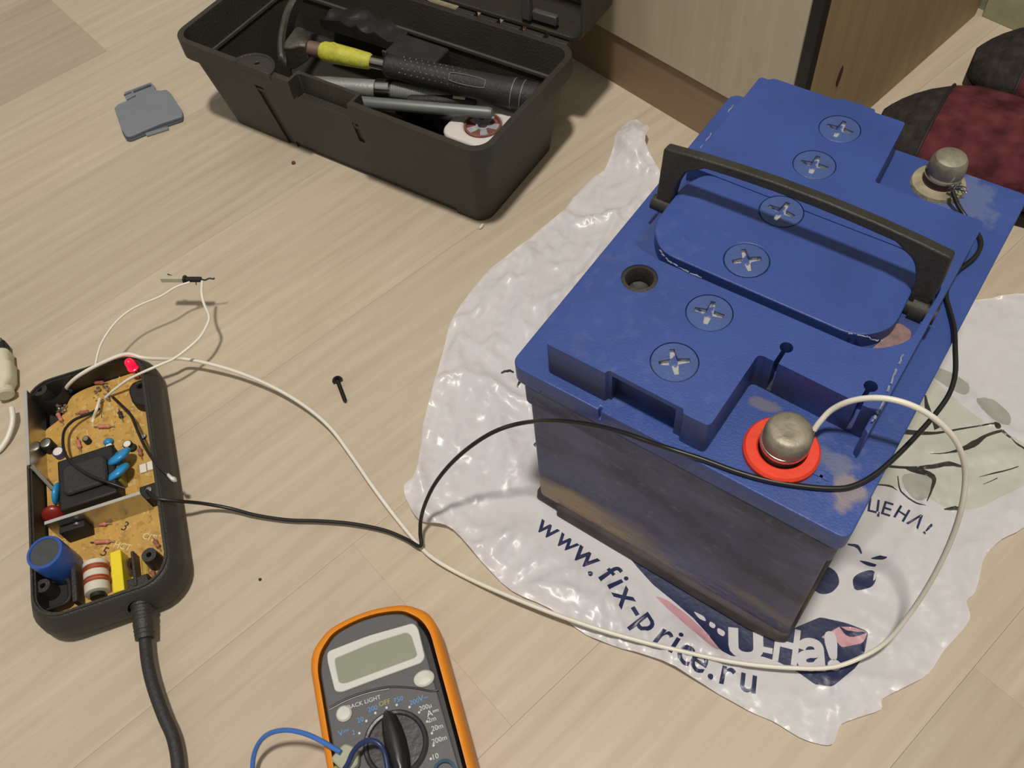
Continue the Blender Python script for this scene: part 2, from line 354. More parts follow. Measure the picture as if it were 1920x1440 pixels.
stroke([(940, 703), (952, 700), (964, 700)], [3, 5, 3], DARK); stroke([(970, 728), (976, 719), (982, 712)], [3, 4, 2], DARK)
stroke([(1002, 838), (1010, 832)], [6, 8], NAVY)
# navy band with pink underside and white letters
ink([(1180, 1040), (1196, 1060), (1225, 1092), (1262, 1122), (1300, 1155), (1330, 1190), (1352, 1222), (1378, 1229), (1398, 1226), (1430, 1227), (1458, 1236), (1480, 1247), (1500, 1258), (1530, 1282), (1562, 1287), (1606, 1250), (1622, 1225), (1630, 1182), (1590, 1165), (1540, 1153), (1488, 1175), (1470, 1150), (1300, 1040)], NAVY, 2)
ink([(1228, 1113), (1252, 1121), (1290, 1150), (1326, 1185), (1350, 1220), (1338, 1218), (1296, 1180), (1258, 1144)], PINK, 2)
ink([(1540, 1192), (1575, 1172), (1600, 1172), (1629, 1184), (1620, 1203), (1580, 1212), (1572, 1200)], PINK, 2)
stroke([(1576, 1172), (1596, 1186), (1628, 1184)], [2, 12, 2], NAVY)
ink([(1300, 1141), (1322, 1152), (1326, 1162), (1312, 1157)], WHITE, 2); ink([(1332, 1160), (1344, 1168), (1340, 1176), (1330, 1170)], WHITE, 2); ink([(1346, 1172), (1362, 1181), (1358, 1191), (1346, 1184)], WHITE, 2)
glyph('U', 1400, 1203, 1430, 1206, 23, WHITE, .05, 1.25); glyph('-', 1440, 1206, 1470, 1212, 22, WHITE, .03)
glyph('Н', 1477, 1207, 1505, 1214, 27, WHITE, .03, .8); glyph('а', 1521, 1216, 1560, 1220, 30, WHITE, .045, .95); glyph('!', 1562, 1217, 1600, 1219, 29, WHITE, .05, 1.1)
# web address along the lower left edge
for ch, u, v, u2, v2 in (('w', 1029, 984, 1064, 1007), ('w', 1066, 1010, 1103, 1037), ('w', 1102, 1037, 1130, 1060), ('.', 1122, 1062, 1144, 1085), ('f', 1144, 1073, 1162, 1092), ('i', 1161, 1089, 1176, 1110), ('x', 1177, 1114, 1192, 1138), ('-', 1199, 1140, 1211, 1160), ('p', 1218, 1163, 1240, 1190), ('r', 1249, 1192, 1270, 1208), ('i', 1268, 1206, 1290, 1220), ('c', 1288, 1222, 1313, 1236), ('e', 1315, 1236, 1340, 1252), ('.', 1338, 1247, 1366, 1257), ('r', 1367, 1258, 1400, 1268), ('u', 1405, 1270, 1440, 1278)):
    glyph(ch, u, v, u2, v2, 22 if u > 1100 else 19, NAVY, .012)
for ch, u, v, u2, v2 in (('Ц', 1642, 944, 1666, 950), ('Е', 1666, 950, 1693, 960), ('Н', 1693, 960, 1720, 975), ('А', 1719, 976, 1741, 992), ('!', 1741, 990, 1760, 1004)):
    glyph(ch, u, v, u2, v2, 13, NAVY, .018, .85)
ink([(1530, 1062), (1552, 1055), (1572, 1068), (1578, 1090), (1562, 1108), (1540, 1111), (1520, 1095)], NAVY, 6)
ink([(1600, 1080), (1616, 1069), (1640, 1066), (1645, 1085), (1636, 1100), (1603, 1106)], NAVY, 4); ink([(1640, 1073), (1643, 1070), (1643, 1084), (1638, 1088)], WHITE, 1)
ink([(1611, 1046), (1628, 1049), (1646, 1056), (1642, 1061), (1628, 1058)], NAVY, 2); ink([(1632, 1044), (1650, 1038), (1668, 1042), (1656, 1048)], NAVY, 2)
stroke([(1592, 1016), (1610, 1020), (1618, 1034)], [3, 7, 3], NAVY)
mI = lambda name, c, a=.0: mat(name, c, .38, var=.05, bump=.25, bscale=220, spec=.6)
M_bag = mat('thin_white_polythene', (234, 233, 236), .32, var=.02, vscale=30, bump=.35, bscale=120, spec=.6)
nt, b, L = nodes_of(M_bag); tr = nt.nodes.new('ShaderNodeBsdfTransparent'); mxs = nt.nodes.new('ShaderNodeMixShader'); tl = nt.nodes.new('ShaderNodeBsdfTranslucent'); tl.inputs[0].default_value = lin((215, 212, 210))
mx2 = nt.nodes.new('ShaderNodeMixShader'); mx2.inputs[0].default_value = .25; mxs.inputs[0].default_value = .07
L.new(b.outputs[0], mx2.inputs[1]); L.new(tl.outputs[0], mx2.inputs[2]); L.new(mx2.outputs[0], mxs.inputs[1]); L.new(tr.outputs[0], mxs.inputs[2]); L.new(mxs.outputs[0], nt.nodes['Material Output'].inputs[0])
bag_mats = [M_bag, mI('navy_ink', (36, 44, 78)), mI('pink_ink', (196, 150, 158)), mI('faded_grey_ink', (188, 188, 176)), mI('black_ink', (48, 48, 44)), mI('mid_grey_ink_and_shade', (160, 161, 152))]
cv = []; ce = []
def add_loop(lp):
    # keep the points apart
    q = [lp[0]]
    for p in lp[1:]:
        if math.dist(p, q[-1]) > .25: q.append(p)
    if len(q) < 3: return
    o = len(cv); cv.extend(Vector(p) for p in q); ce.extend((o+i, o+(i+1) % len(q)) for i in range(len(q)))
ol = [(p.x, p.y) for p in crom(outline+[outline[0]], 3)[:-1]]
add_loop(ol)
def inside(x, y, lp):
    c = False; j = len(lp)-1
    for i in range(len(lp)):
        xi, yi = lp[i]; xj, yj = lp[j]
        if (yi > y) != (yj > y) and x < (xj-xi)*(y-yi)/(yj-yi)+xi: c = not c
        j = i
    return c
for loops, s_ in print_list:
    for l in loops: add_loop(l)
bx0, bx1, by0, by1 = min(p[0] for p in ol), max(p[0] for p in ol), min(p[1] for p in ol), max(p[1] for p in ol)
step = 3.0; y = by0
while y < by1:
    x = bx0
    while x < bx1:
        jx, jy = x+random.uniform(-.6, .6), y+random.uniform(-.6, .6)
        if not (abs(x) < 78 and -112 < y < 112 and (int(x/step)+int(y/step)) % 4) and inside(jx, jy, ol): cv.append(Vector((jx, jy)))
        x += step
    y += step
V, E_, F, _, _, _ = delaunay_2d_cdt(cv, ce, [], 0, 1e-4, False)
boxes = [[(min(p[0] for p in l), max(p[0] for p in l), min(p[1] for p in l), max(p[1] for p in l)) for l in loops] for loops, s_ in print_list]
me = bpy.data.meshes.new('plastic_bag'); faces = []; mi = []
for f in F:
    cx = sum(V[i].x for i in f)/3; cy = sum(V[i].y for i in f)/3
    if not inside(cx, cy, ol): continue
    slot = 0
    for (loops, s_), bb_ in zip(print_list, boxes):
        k = 0
        for l, (a0, a1, c0, c1) in zip(loops, bb_):
            if a0 <= cx <= a1 and c0 <= cy <= c1 and inside(cx, cy, l): k += 1
        if k % 2: slot = s_
    faces.append(f); mi.append(slot)
me.from_pydata([(p.x*S, p.y*S, bag_h(p.x, p.y)*S) for p in V], [], faces)
me.polygons.foreach_set('material_index', mi); me.polygons.foreach_set('use_smooth', [True]*len(faces))
for m in bag_mats: me.materials.append(m)
bag = bpy.data.objects.new('plastic_bag', me); C.objects.link(bag)
tag(bag, 'crumpled white plastic carrier bag with navy and pink print lying under the battery', 'bag')
# ------------------------------------------------------------------ car battery
M_blue = mat('blue_polypropylene', (52, 76, 142), .42, var=.10, vscale=25, bump=.22, bscale=900, spec=.5)
overlay(M_blue, mul(M_blue, noise_mask(M_blue, 9, .52, .78, seed=3), noise_mask(M_blue, 130, .5, .7, seed=1), .35), (128, 134, 165))
M_lid = M_blue.copy(); M_lid.name = 'blue_lid_with_dust'
overlay(M_lid, mul(M_lid, z_band(M_lid, .144, .156, .006, 60), noise_mask(M_lid, 70, .55, .72, seed=5), .28), (120, 112, 110))
# dried spill beside the positive terminal
def blob_mask(m, cx, cy, rx, ry, scale=90, amp=.9):
    nt, b, L = nodes_of(m); tc = nt.nodes.new('ShaderNodeTexCoord'); mp = nt.nodes.new('ShaderNodeMapping'); mp.vector_type = 'TEXTURE'
    mp.inputs['Location'].default_value = (cx*S, cy*S, .152); mp.inputs['Scale'].default_value = (rx*S, ry*S, .05)
    L.new(tc.outputs['Object'], mp.inputs[0]); ln = nd(nt, 'ShaderNodeVectorMath', operation='LENGTH'); L.new(mp.outputs[0], ln.inputs[0])
    n = nt.nodes.new('ShaderNodeTexNoise'); n.inputs['Scale'].default_value = scale; n.inputs['Detail'].default_value = 6; L.new(tc.outputs['Object'], n.inputs['Vector'])
    a = nd(nt, 'ShaderNodeMath', operation='MULTIPLY_ADD'); L.new(n.outputs['Fac'], a.inputs[0]); a.inputs[1].default_value = amp*2; L.new(ln.outputs['Value'], a.inputs[2])
    r = nt.nodes.new('ShaderNodeMapRange'); r.inputs['From Min'].default_value = .8+amp; r.inputs['From Max'].default_value = 1.15+amp; r.inputs['To Min'].default_value = 1; r.inputs['To Max'].default_value = 0
    L.new(a.outputs[0], r.inputs['Value']); return r.outputs[0]
overlay(M_lid, mul(M_lid, blob_mask(M_lid, 78, -101, 7, 9), None, .75), (150, 135, 128))
overlay(M_lid, mul(M_lid, blob_mask(M_lid, 67, -88, 9, 6), None, .5), (120, 122, 130))
overlay(M_lid, mul(M_lid, blob_mask(M_lid, 26, -77, 8, 4), None, .6), (120, 112, 105))
overlay(M_lid, mul(M_lid, blob_mask(M_lid, 60, 98, 16, 22, 120), None, .4), (120, 128, 150))
M_rais = M_lid.copy(); M_rais.name = 'blue_cover_dirt_and_shade'
overlay(M_rais, mul(M_rais, z_band(M_rais, .160, .1735, .004, 40), noise_mask(M_rais, 30, .30, .52, seed=11), .85), (46, 42, 44))  # dirt on the cover's walls, deepened to paint in their shade
M_case = mat('dirty_blue_case', (98, 106, 146), .66, var=.3, vscale=24, bump=.9, bscale=260, spec=.35)
overlay(M_case, mul(M_case, noise_mask(M_case, 9, .36, .66, (.45, 1, 1.5), 6, 4), None, .75), (110, 104, 110))
overlay(M_case, mul(M_case, noise_mask(M_case, 26, .5, .62, (.6, 1, 1.4), 5, 9), None, .45), (56, 56, 62))
_b1 = z_band(M_case, .058, .070, .060, 13); _b2 = z_band(M_case, .024, .016, .03, 20)
overlay(M_case, mul(M_case, mul(M_case, _b1, _b2), noise_mask(M_case, 13, .40, .54, (.5, 1, 1.3), 7, 2), .9), (172, 154, 124))
overlay(M_case, mul(M_case, noise_mask(M_case, 140, .62, .72, (1, 1, 1), 3, 6), None, .5), (130, 126, 124))
M_darkp = mat('black_plastic_dusty', (44, 42, 38), .6, var=.3, vscale=40, bump=.4, bscale=400)
M_capm = mat('cap_blue_scuffed', (62, 84, 138), .5, var=.12, vscale=60, bump=.3, bscale=600)
overlay(M_capm, mul(M_capm, z_band(M_capm, -.0012, -.0006), noise_mask(M_capm, 250, .42, .52, seed=6), .9), (176, 176, 170))
bat = thing('car_battery', 'blue car battery with dirty sides and black handle, standing on the white bag', 'battery', 0, 0, .6)
case = G().prism(rrect(-84, 84, -117, 117, 3), 2, 140).prism(rrect(-86, 86, -119.5, 119.5, 3), 116, 136)
cg = G().prism(rrect(-84, 84, -117, 117, 3), 2, 140)
case_o = obj('case', cg, M_case, bat, bevel=1)
boolean(case_o, G().prism(rrect(-86, 86, -119, 119, 4), 118, 134), 'UNION')
# foot ledge that widens along the front, with the notch at its left end
led = G().prism(rpoly([(-87, -117.5), (-70, -118), (-69, -121), (64, -122), (80, -120), (86, -117), (87, -60), (87, 118), (-87, 118)], 2), 0, 11, poly1=rpoly([(-86, -117), (-70, -117.2), (-69, -119.5), (64, -120), (80, -118.6), (85, -116.6), (86, -60), (86, 118), (-86, 118)], 2))
M_ledge = mat('ledge_grime', (78, 72, 74), .75, var=.3, vscale=40, bump=.6, bscale=260, spec=.3); overlay(M_ledge, mul(M_ledge, noise_mask(M_ledge, 14, .50, .60, (.5, 1, 1), 6, 3), None, .7), (132, 116, 88)); overlay(M_ledge, mul(M_ledge, noise_mask(M_ledge, 20, .55, .65, (.7, 1, 1), 6, 12), None, .6), (48, 46, 62))
obj('foot_ledge', led, M_ledge, bat, bevel=2)
lid = obj('lid', G().prism(rrect(-90, 88, -121.5, 121, [6, 5, 5, 6]), 139, 152), M_lid, bat, bevel=1.6, seg=3,
          cuts=[G().box(-38, -36.6, -125, -119, 143, 156), G().prism(rrect(-72, -54, -124, -117, 1), 136, 141.5)])
obj('lid_skirt', G().prism(rrect(-88, 86, -119.5, 119, 4), 135.5, 140), M_case, bat)
blk = [(-71.5, -115.5), (-38, -115.5), (-37, -113.2), (2, -113.8), (3, -116), (16, -116), (16.5, -69), (75, -71), (75, 63), (18, 63), (14.5, 115), (-3, 115), (-4, 117.5), (-24, 117.5), (-25, 115), (-64, 115.5), (-66, 113), (-71.5, 113)]
raised = G().prism(rpoly(blk, [3, .5, .5, .5, .5, 3, 3, .6, 3, 2, 2, 1, 1, 1, 1, 3, 1, 2]), 150, 175.8)
CAPS = [-93.2, -59.1, -19.8, 19.6, 59.8, 92.9]
cap_cut = G()
for y in CAPS: cap_cut.lathe([(11.4, 170), (11.4, 180)], (-14, y, 0), n=40)
trough = G().prism(rpoly([(-80, -41.5), (70, -41.5), (70, 26), (58, 26), (58, -5), (-60, -5), (-60, 26), (-80, 26)], [0, 14, 3, 1, 1, 1, 1, 0], 6), 166, 180)
isl = rpoly([(-90, -20), (-63.5, -20), (-60, -36), (62, -36), (66, -20), (62, 26.5), (-57, 24), (-90, 24)], 10, 6)
# trough = ring between an outer and an inner rounded outline, open at the left
outer = rpoly([(-85, -27), (-63, -42), (57, -42), (71.5, -28), (72.5, 10), (66, 26), (-66, 26), (-85, 22)], [0, 16, 16, 8, 4, 3, 3, 0], 6)
inner = rpoly([(-66, -22), (-54, -36.5), (50, -37), (62.5, -24), (61, 12), (52, 25.8), (-60, 25.8), (-66.5, 12)], [10, 12, 14, 12, 8, 10, 6, 10], 6)
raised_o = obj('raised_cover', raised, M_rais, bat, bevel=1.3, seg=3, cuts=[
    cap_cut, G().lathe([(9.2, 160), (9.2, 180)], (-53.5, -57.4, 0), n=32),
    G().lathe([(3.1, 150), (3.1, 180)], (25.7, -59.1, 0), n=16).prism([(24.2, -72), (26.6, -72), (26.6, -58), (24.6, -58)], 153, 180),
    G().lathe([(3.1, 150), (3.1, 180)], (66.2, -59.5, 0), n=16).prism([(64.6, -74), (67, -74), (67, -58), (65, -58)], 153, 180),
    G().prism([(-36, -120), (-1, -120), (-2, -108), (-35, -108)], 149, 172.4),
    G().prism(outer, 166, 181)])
obj('handle_panel', G().prism(inner, 165, 175.8), M_lid, bat, bevel=1.3, seg=3, cuts=[G().lathe([(11.4, 172), (11.4, 180)], (-14, -19.8, 0), n=40).lathe([(11.4, 172), (11.4, 180)], (-14, 19.6, 0), n=40)])
obj('notch_wall', G().prism([(72.4, -80), (74.9, -82), (74.9, -70), (72.4, -70)], 151.5, 174), M_lid, bat, bevel=.6)
for i, y in enumerate(CAPS):
    r = [38, 12, 40, -2, 8, 2][i]; cr = G()
    for a in (r, r+90):
        c_, s_ = math.cos(math.radians(a)), math.sin(math.radians(a))
        cr.prism([(-7.3*c_+1.1*s_, -7.3*s_-1.1*c_), (2*s_, -2*c_), (7.3*c_+1.1*s_, 7.3*s_-1.1*c_), (7.3*c_-1.1*s_, 7.3*s_+1.1*c_), (-2*s_, 2*c_), (-7.3*c_-1.1*s_, -7.3*s_+1.1*c_)], -2.6, 3)
    cr2 = G()
    ob = obj('cell_cap', G().lathe([(11.0, -5.5), (11.0, -.3), (10.6, 0)], n=40), M_capm, bat, smooth=30, loc=(-14, y, 175.9), cuts=[])
    for k in range(2):
        c1 = G(); c1.v = cr.v[k*12:(k+1)*12]; c1.f = cr.f[:8]; c1.m = cr.m[:8]; boolean(ob, c1)
    finish(ob, 0, 30)
obj('vent_plug', G().lathe([(9.1, 162), (9.1, 175.2), (7.2, 175.6), (5.6, 172), (5.4, 167), (3, 166), (0.1, 166)], (-53.5, -57.4, 0), n=32), M_darkp, bat)
M_metal = mat('worn_lead_grey', (146, 140, 124), .5, .55, var=.3, vscale=120, bump=.25, bscale=300)
M_band = mat('shiny_tin', (190, 182, 165), .25, 1, var=.2, vscale=90)
M_corr = mat('cream_corrosion', (150, 142, 118), .85, var=.35, vscale=120, bump=1, bscale=300)
M_red = mat('red_orange_plastic', (226, 66, 40), .45, var=.06, vscale=50, bump=.2, bscale=300)
M_terr = mat('dark_terminal_base', (92, 62, 58), .6, var=.3, vscale=150, bump=.5, bscale=400)
X, Y = 44.9, -96.5
obj('terminal_ring', G().lathe([(10.5, 152), (17.4, 152), (17.4, 154.6), (16.3, 156), (11.6, 156), (10.5, 155)], (X, Y, 0), n=48, cap=False), M_red, bat, label='red plastic ring of the front terminal')
post = obj('terminal_post', G().lathe([(10.4, 151), (9.6, 157.5), (9.2, 161)], (X, Y, 0), n=32), M_terr, bat)
obj('terminal_band', G().lathe([(9.4, 159.4), (10.9, 160), (11.3, 161.4), (11, 163), (9.9, 163.4)], (X+.4, Y-.2, 0), n=32), M_band, post)
obj('terminal_head', G().lathe([(10.2, 162), (10.8, 164), (10.8, 169.5), (10, 171.8), (8.4, 173), (4, 173.2), (.1, 173.2)], (X+.8, Y-.3, 0), n=32), M_metal, post)
X2, Y2 = 43.6, 104.5
obj('corrosion_ring', G().lathe([(8, 151.8), (14.8, 151.8), (14.2, 154.2), (11, 155.4), (8, 155.6)], (X2, Y2, 0), n=40, cap=False), M_corr, bat, label='cream corroded ring of the far terminal')
post2 = obj('terminal_post', G().lathe([(9.6, 151), (8.8, 158), (8.6, 162)], (X2, Y2, 0), n=32), M_terr, bat)
obj('terminal_band', G().lathe([(8.8, 160), (9.9, 160.6), (10.1, 162), (9.3, 163)], (X2+.6, Y2, 0), n=32), M_band, post2)
obj('terminal_head', G().lathe([(9.5, 162), (9.9, 165), (9.4, 170), (8, 172.3), (5, 173.4), (.1, 173.6)], (X2+1, Y2+.3, 0), n=32), M_metal, post2)
# raised plus sign and stain marks on the terminal shelf
obj('plus_mark', G().box(62, 69, -99.6, -98.2, 152, 152.5).box(64.8, 66.2, -102.5, -95.3, 152, 152.5), M_lid, bat)
# handle: a plate standing in the trough
def hfr(v):                                                 # v = across, up the plate, thickness
    t = math.radians(8); return (v[0], 1.5+v[1]*math.sin(t)+v[2]*math.cos(t), 168+v[1]*math.cos(t)-v[2]*math.sin(t))
top = [(x, 35+4.5*(1-((x+2.5)/73.5)**2)) for x in (-76, -55, -35, -15, 10, 35, 55, 71)]
inn = [(x, y-8.2) for x, y in top]; inn = [(57, 26)]+[(x, 29.8+4.5*(1-((x+2.5)/73.5)**2)) for x in (46, 25, 5, -15, -35, -52)]+[(-62, 26)]
hp = top+[(72, 18), (70.5, 3), (71, -5), (62, -5), (61.5, 4), (61, 16)]+inn+[(-65.5, 17), (-67, 4), (-67, -5), (-75, -5), (-76, 6)]
M_hand = mat('black_handle_plastic', (46, 44, 40), .55, var=.25, vscale=50, bump=.4, bscale=500)
hd = obj('handle', G().prism(rpoly(hp, 1.2, 2), -3.2, 3.2, frame=lambda v: hfr((v[0], v[1], v[2]))), M_hand, bat, bevel=.8, label='black plastic carrying handle')
obj('pivot', G().cyl((60, 0, 168), (76, 0, 168), 4.6, 20).cyl((64, 0, 168), (71, 0, 168), 6.5, 20), M_darkp, hd); obj('pivot', G().cyl((-78, 0, 168), (-62, 0, 168), 4.2, 20), M_darkp, hd)
obj('dried_dirt', G().prism(rpoly([(56, -41), (66, -37), (72, -28), (70, -14), (62, -12), (60, -26)], 3), 166, 168), mat('pink_grey_dirt', (132, 108, 104), .9, var=.3, vscale=200, bump=1, bscale=500), bat)

def scuff(pts, z, r, seed):
    random.seed(seed); g = G(); q = crom([P(u, v, z) for u, v in pts], 10); k = 0
    while k < len(q)-2:
        n_ = random.randint(2, 5); seg = [p+Vector((random.uniform(-.35, .35), random.uniform(-.35, .35), .35)) for p in q[k:k+n_+1]]
        if len(seg) > 1 and random.random() < .8: g.tube(seg, r, 5, rads=[r*random.uniform(.4, 1.2) for _ in seg])
        k += n_+random.randint(0, 2)
    return g
M_scf = mat('pale_scuffed_plastic', (138, 142, 160), .7, var=.3, vscale=300)
gs = G()
for pts, z, r, sd in ([(1692, 668), (1668, 722), (1648, 768), (1634, 792)], 176, .5, 1), ([(1622, 802), (1608, 799), (1590, 792)], 152.6, .5, 2), ([(1236, 470), (1252, 490), (1282, 508), (1330, 530)], 176.1, .35, 3), ([(1375, 200), (1340, 245), (1312, 280)], 176, .35, 4), ([(1590, 628), (1625, 634), (1640, 640), (1680, 640)], 176.1, .35, 6):
    t_ = scuff(pts, z, r, sd); gs.add(t_.v, t_.f)
o = obj('scuff_marks', gs, M_scf, bat); o['kind'] = 'stuff'
# ------------------------------------------------------------------ toolbox
M_tb = mat('black_toolbox_plastic', (52, 49, 41), .5, var=.12, vscale=40, bump=.6, bscale=700, spec=.5)
M_tbd = mat('black_plastic_inside', (34, 34, 31), .5, var=.15, vscale=40, bump=.5, bscale=700)
TF = Frame(-400, 112.6, 2.4); H = 90
tb = thing('toolbox', 'open black plastic toolbox full of hand tools by the cabinet', 'toolbox', TF.x, TF.y, 0, TF.a)
def tr(hx, hy, r, inset=0): return rrect(-hx+inset, hx-inset, -hy+inset, hy-inset, max(r-inset, 1), 6)
body = G().prism(tr(140, 54, 12), 0, H, poly1=tr(155, 66, 15))
inn_ = G().prism(tr(140, 54, 12, 2.6), 3, H+1, poly1=tr(155.2, 66.2, 15, 2.4))
tbody = obj('toolbox_body', body, M_tb, tb)
boolean(tbody, G().prism(tr(157.5, 68.5, 16), 73, H), 'UNION')
boolean(tbody, G().prism(rrect(-26, 33, -80, -56, 2), 71, H+5))       # latch niche
def follow(x0, x1, z0, z1, d, sh=0):
    y = lambda z: -54-12*z/90
    return G().loft([[(x0+sh*(z-z0)/90, -90, z), (x1+sh*(z-z0)/90, -90, z), (x1+sh*(z-z0)/90, y(z)+d, z), (x0+sh*(z-z0)/90, y(z)+d, z)] for z in (z0, z1)])
boolean(tbody, follow(-70, -61, -2, 73.5, 1.8, -8)); boolean(tbody, follow(27, 33, 46, 73.5, 1.7)); boolean(tbody, follow(-60, 112, -2, 7, 1.6))                  # raised bottom edge between the feet
cav = inn_
niche = obj('tmp', G().prism(tr(140, 54, 12, 2.6), 3, H+1, poly1=tr(155.2, 66.2, 15, 2.4)), M_tbd, None, smooth=0)
boolean(niche, G().box(-28.5, 35.5, -80, -53.3, 68.5, H+5))
nme = niche.data; gg = G(); gg.v = [tuple(c/S for c in v.co) for v in nme.vertices]; gg.f = [list(p.vertices) for p in nme.polygons]; gg.m = [0]*len(gg.f)
bpy.data.objects.remove(niche); boolean(tbody, gg); finish(tbody, .9, 35)
obj('inner_ledge', G().loft([[(x, y, 60) for x, y in tr(149.6, 61.3, 14)], [(x, y, 63.5) for x, y in tr(150.2, 62.0, 14)], [(x, y, 63.5) for x, y in tr(146, 57.5, 12)], [(x, y, 61) for x, y in tr(146, 57.5, 12)]], False), mat('dusty_ledge', (74, 72, 64), .7), tb)
ear = obj('hinge_boss', G().prism([(-63.5+19*math.cos(math.radians(a)), -69+17*math.sin(math.radians(a))) for a in range(0, 181, 15)], H-5, H+.8), M_tb, tb, bevel=.8, cuts=[G().lathe([(1.8, H-8), (1.8, H+5)], (-64, -62, 0), n=12)])
obj('boss_rim', G().tube([(-63.5+19*math.cos(math.radians(a)), -69+17*math.sin(math.radians(a)), H+.8) for a in range(0, 181, 15)], 1.2, 6), M_tb, ear)
for k in range(5): obj('hinge_segment', G().box(40+k*22, 58+k*22, 67.5, 74.5, H-6, H+.6), M_tb, tb, bevel=.5)
# lid standing open behind the box
lidg = G().prism(rrect(-160, 160, 0, 128, 12), 0, 46, frame=lambda v: (v[0], 71+v[2]+v[1]*.05, H+2+v[1]-v[2]*.0))
lid_o = obj('toolbox_lid', lidg, M_tb, tb, cuts=[G().prism(rrect(-156.5, 156.5, 3.5, 124, 10), -2, 43, frame=lambda v: (v[0], 71+v[2]+v[1]*.05, H+2+v[1]))], bevel=.8)
lt = obj('lid_latch', G().box(112, 134, 73, 78, 99, 107).box(104, 112, 70, 76, 99, 124), mat('grey_latch', (74, 74, 72), .5), lid_o, bevel=1)
def tt(name, label, cat, x=0, y=0, z=0, rot=0, group=None):
    wx, wy = TF.W(x, y); return thing(name, label, cat, wx, wy, z, TF.a+rot, group)
# hammer
M_steel = mat('dull_steel', (96, 94, 84), .5, .7, var=.3, vscale=60, bump=.5, bscale=300); M_rub = mat('black_rubber_grip', (42, 40, 42), .62, var=.2, vscale=60, bump=.5, bscale=500)
M_yel = mat('worn_yellow_tape', (190, 190, 62), .55, var=.2, vscale=90, bump=.5, bscale=300); overlay(M_yel, mul(M_yel, noise_mask(M_yel, 90, .55, .65), None, .7), (150, 146, 120))
hm = tt('claw_hammer', 'steel claw hammer with yellow taped shaft and dotted black grip in the toolbox', 'hammer')
A = Vector(TF.L(590, 92, 76)); Bp = Vector(TF.L(1012, 186, 58)); dv = (Bp-A).normalized(); LN = (Bp-A).length
def along(u, v): return TF.L(u, v, 76+(58-76)*max(0, (u-590))/422)
def hx(t): return A+dv*t
obj('shaft', G().cyl(A-dv*6, hx(LN*.4), 5.2, 20), mat('chromed_tube', (170, 168, 160), .25, 1), hm)
tp = obj('tape_sleeve', G().tube([hx(6), hx(9), hx(20), hx(35), hx(49), hx(51)], 8, 20, rads=[6.5, 8, 8.2, 7.6, 6.6, 5.4]), M_yel, hm, label='worn yellow tape sleeve')
obj('tape_flap', G().tube([hx(12)+Vector((0, 3, 6)), hx(18)+Vector((0, 2, 8.6)), hx(26)+Vector((0, 1, 7))], 1, 6), M_yel, tp)
gr0 = LN*.325
grip = obj('grip', G().tube([hx(gr0), hx(gr0+2), hx(gr0+25), hx(LN*.62), hx(LN*.85), hx(LN*.88), hx(LN*.9), hx(LN*.98), hx(LN)], 9, 24, rads=[7.5, 9.2, 10, 10.6, 11.6, 12.3, 11.6, 12.2, 10]), M_rub, hm)
M_dot = mat('grey_dots', (120, 118, 112), .5)
side = dv.cross(Vector((0, 0, 1))).normalized(); upv = side.cross(dv).normalized()
g = G(); camdir = Vector((0.55, -.35, .76))
for row in range(5):
    for k in range(12):
        a = math.radians(18+row*22); t = gr0+16+k*5.2+(row % 2)*2.4; n_ = (upv*math.sin(a)+side*math.cos(a)); r_ = 9.75+.6*(k/12)
        g.ball(hx(t)+n_*r_, .75, n=6, m=4)
dots = obj('grip_dots', g, M_dot, grip); dots['kind'] = 'stuff'
lp = []
for a in range(0, 361, 15):
    q = math.radians(a); t = LN*.70+15*max(-1, min(1, 1.5*math.cos(q))); hgt = math.sin(q)*4
    an = math.radians(52)+hgt/11; n_ = upv*math.sin(an)+side*math.cos(an); lp.append(hx(t)+n_*11.35)
obj('grip_badge', G().tube(lp, .35, 5), M_dot, grip)
for tt_ in (.89, .93): obj('grip_band', G().tube([hx(LN*tt_)+(upv*math.sin(math.radians(a))+side*math.cos(math.radians(a)))*12.1 for a in range(0, 361, 15)], .5, 5), M_dot, grip)
hpth = [TF.L(535, 138, 62), TF.L(532, 118, 70), TF.L(530, 92, 74), TF.L(533, 60, 78), TF.L(541, 25, 81), TF.L(553, 0, 84), TF.L(566, -22, 86)]
cl = crom(hpth, 4); rings = []
for i, p in enumerate(cl):
    f = i/(len(cl)-1); hw = 11*(1-.75*max(0, f-.35)/.65); th = 3.2; t = (cl[min(i+1, len(cl)-1)]-cl[max(i-1, 0)]).normalized(); sd = t.cross(Vector((0, 0, 1))).normalized()
    rings.append([tuple(p+sd*a+Vector((0, 0, b))) for a, b in ((-th, -hw*1.4), (th, -hw*1.4), (th, hw*.4), (th*.4, hw*.6), (-th*.4, hw*.6), (-th, hw*.4))])
head = obj('hammer_head', G().loft(rings), M_steel, hm, bevel=.8)
c0 = TF.L(551, 88, 72); c1 = A-dv*4
s2 = dv.cross(Vector((0, 0, 1))).normalized()
obj('cheek', G().loft([[tuple(c+s2*a*w_+Vector((0, 0, b*h_))) for a, b in ((-1, -1), (1, -1), (1, .8), (.6, 1), (-.6, 1), (-1, .8))] for c, w_, h_ in ((c0, 15, 12), (c0.lerp(c1, .35), 14, 11), (c0.lerp(c1, .75), 8, 9), (c1, 6, 6.5))]), M_steel, head, bevel=1)
obj('shaft_collar', G().cyl(A-dv*6, A+dv*7, 6.2, 16), mat('rusty_collar', (120, 100, 86), .6, .4), hm)
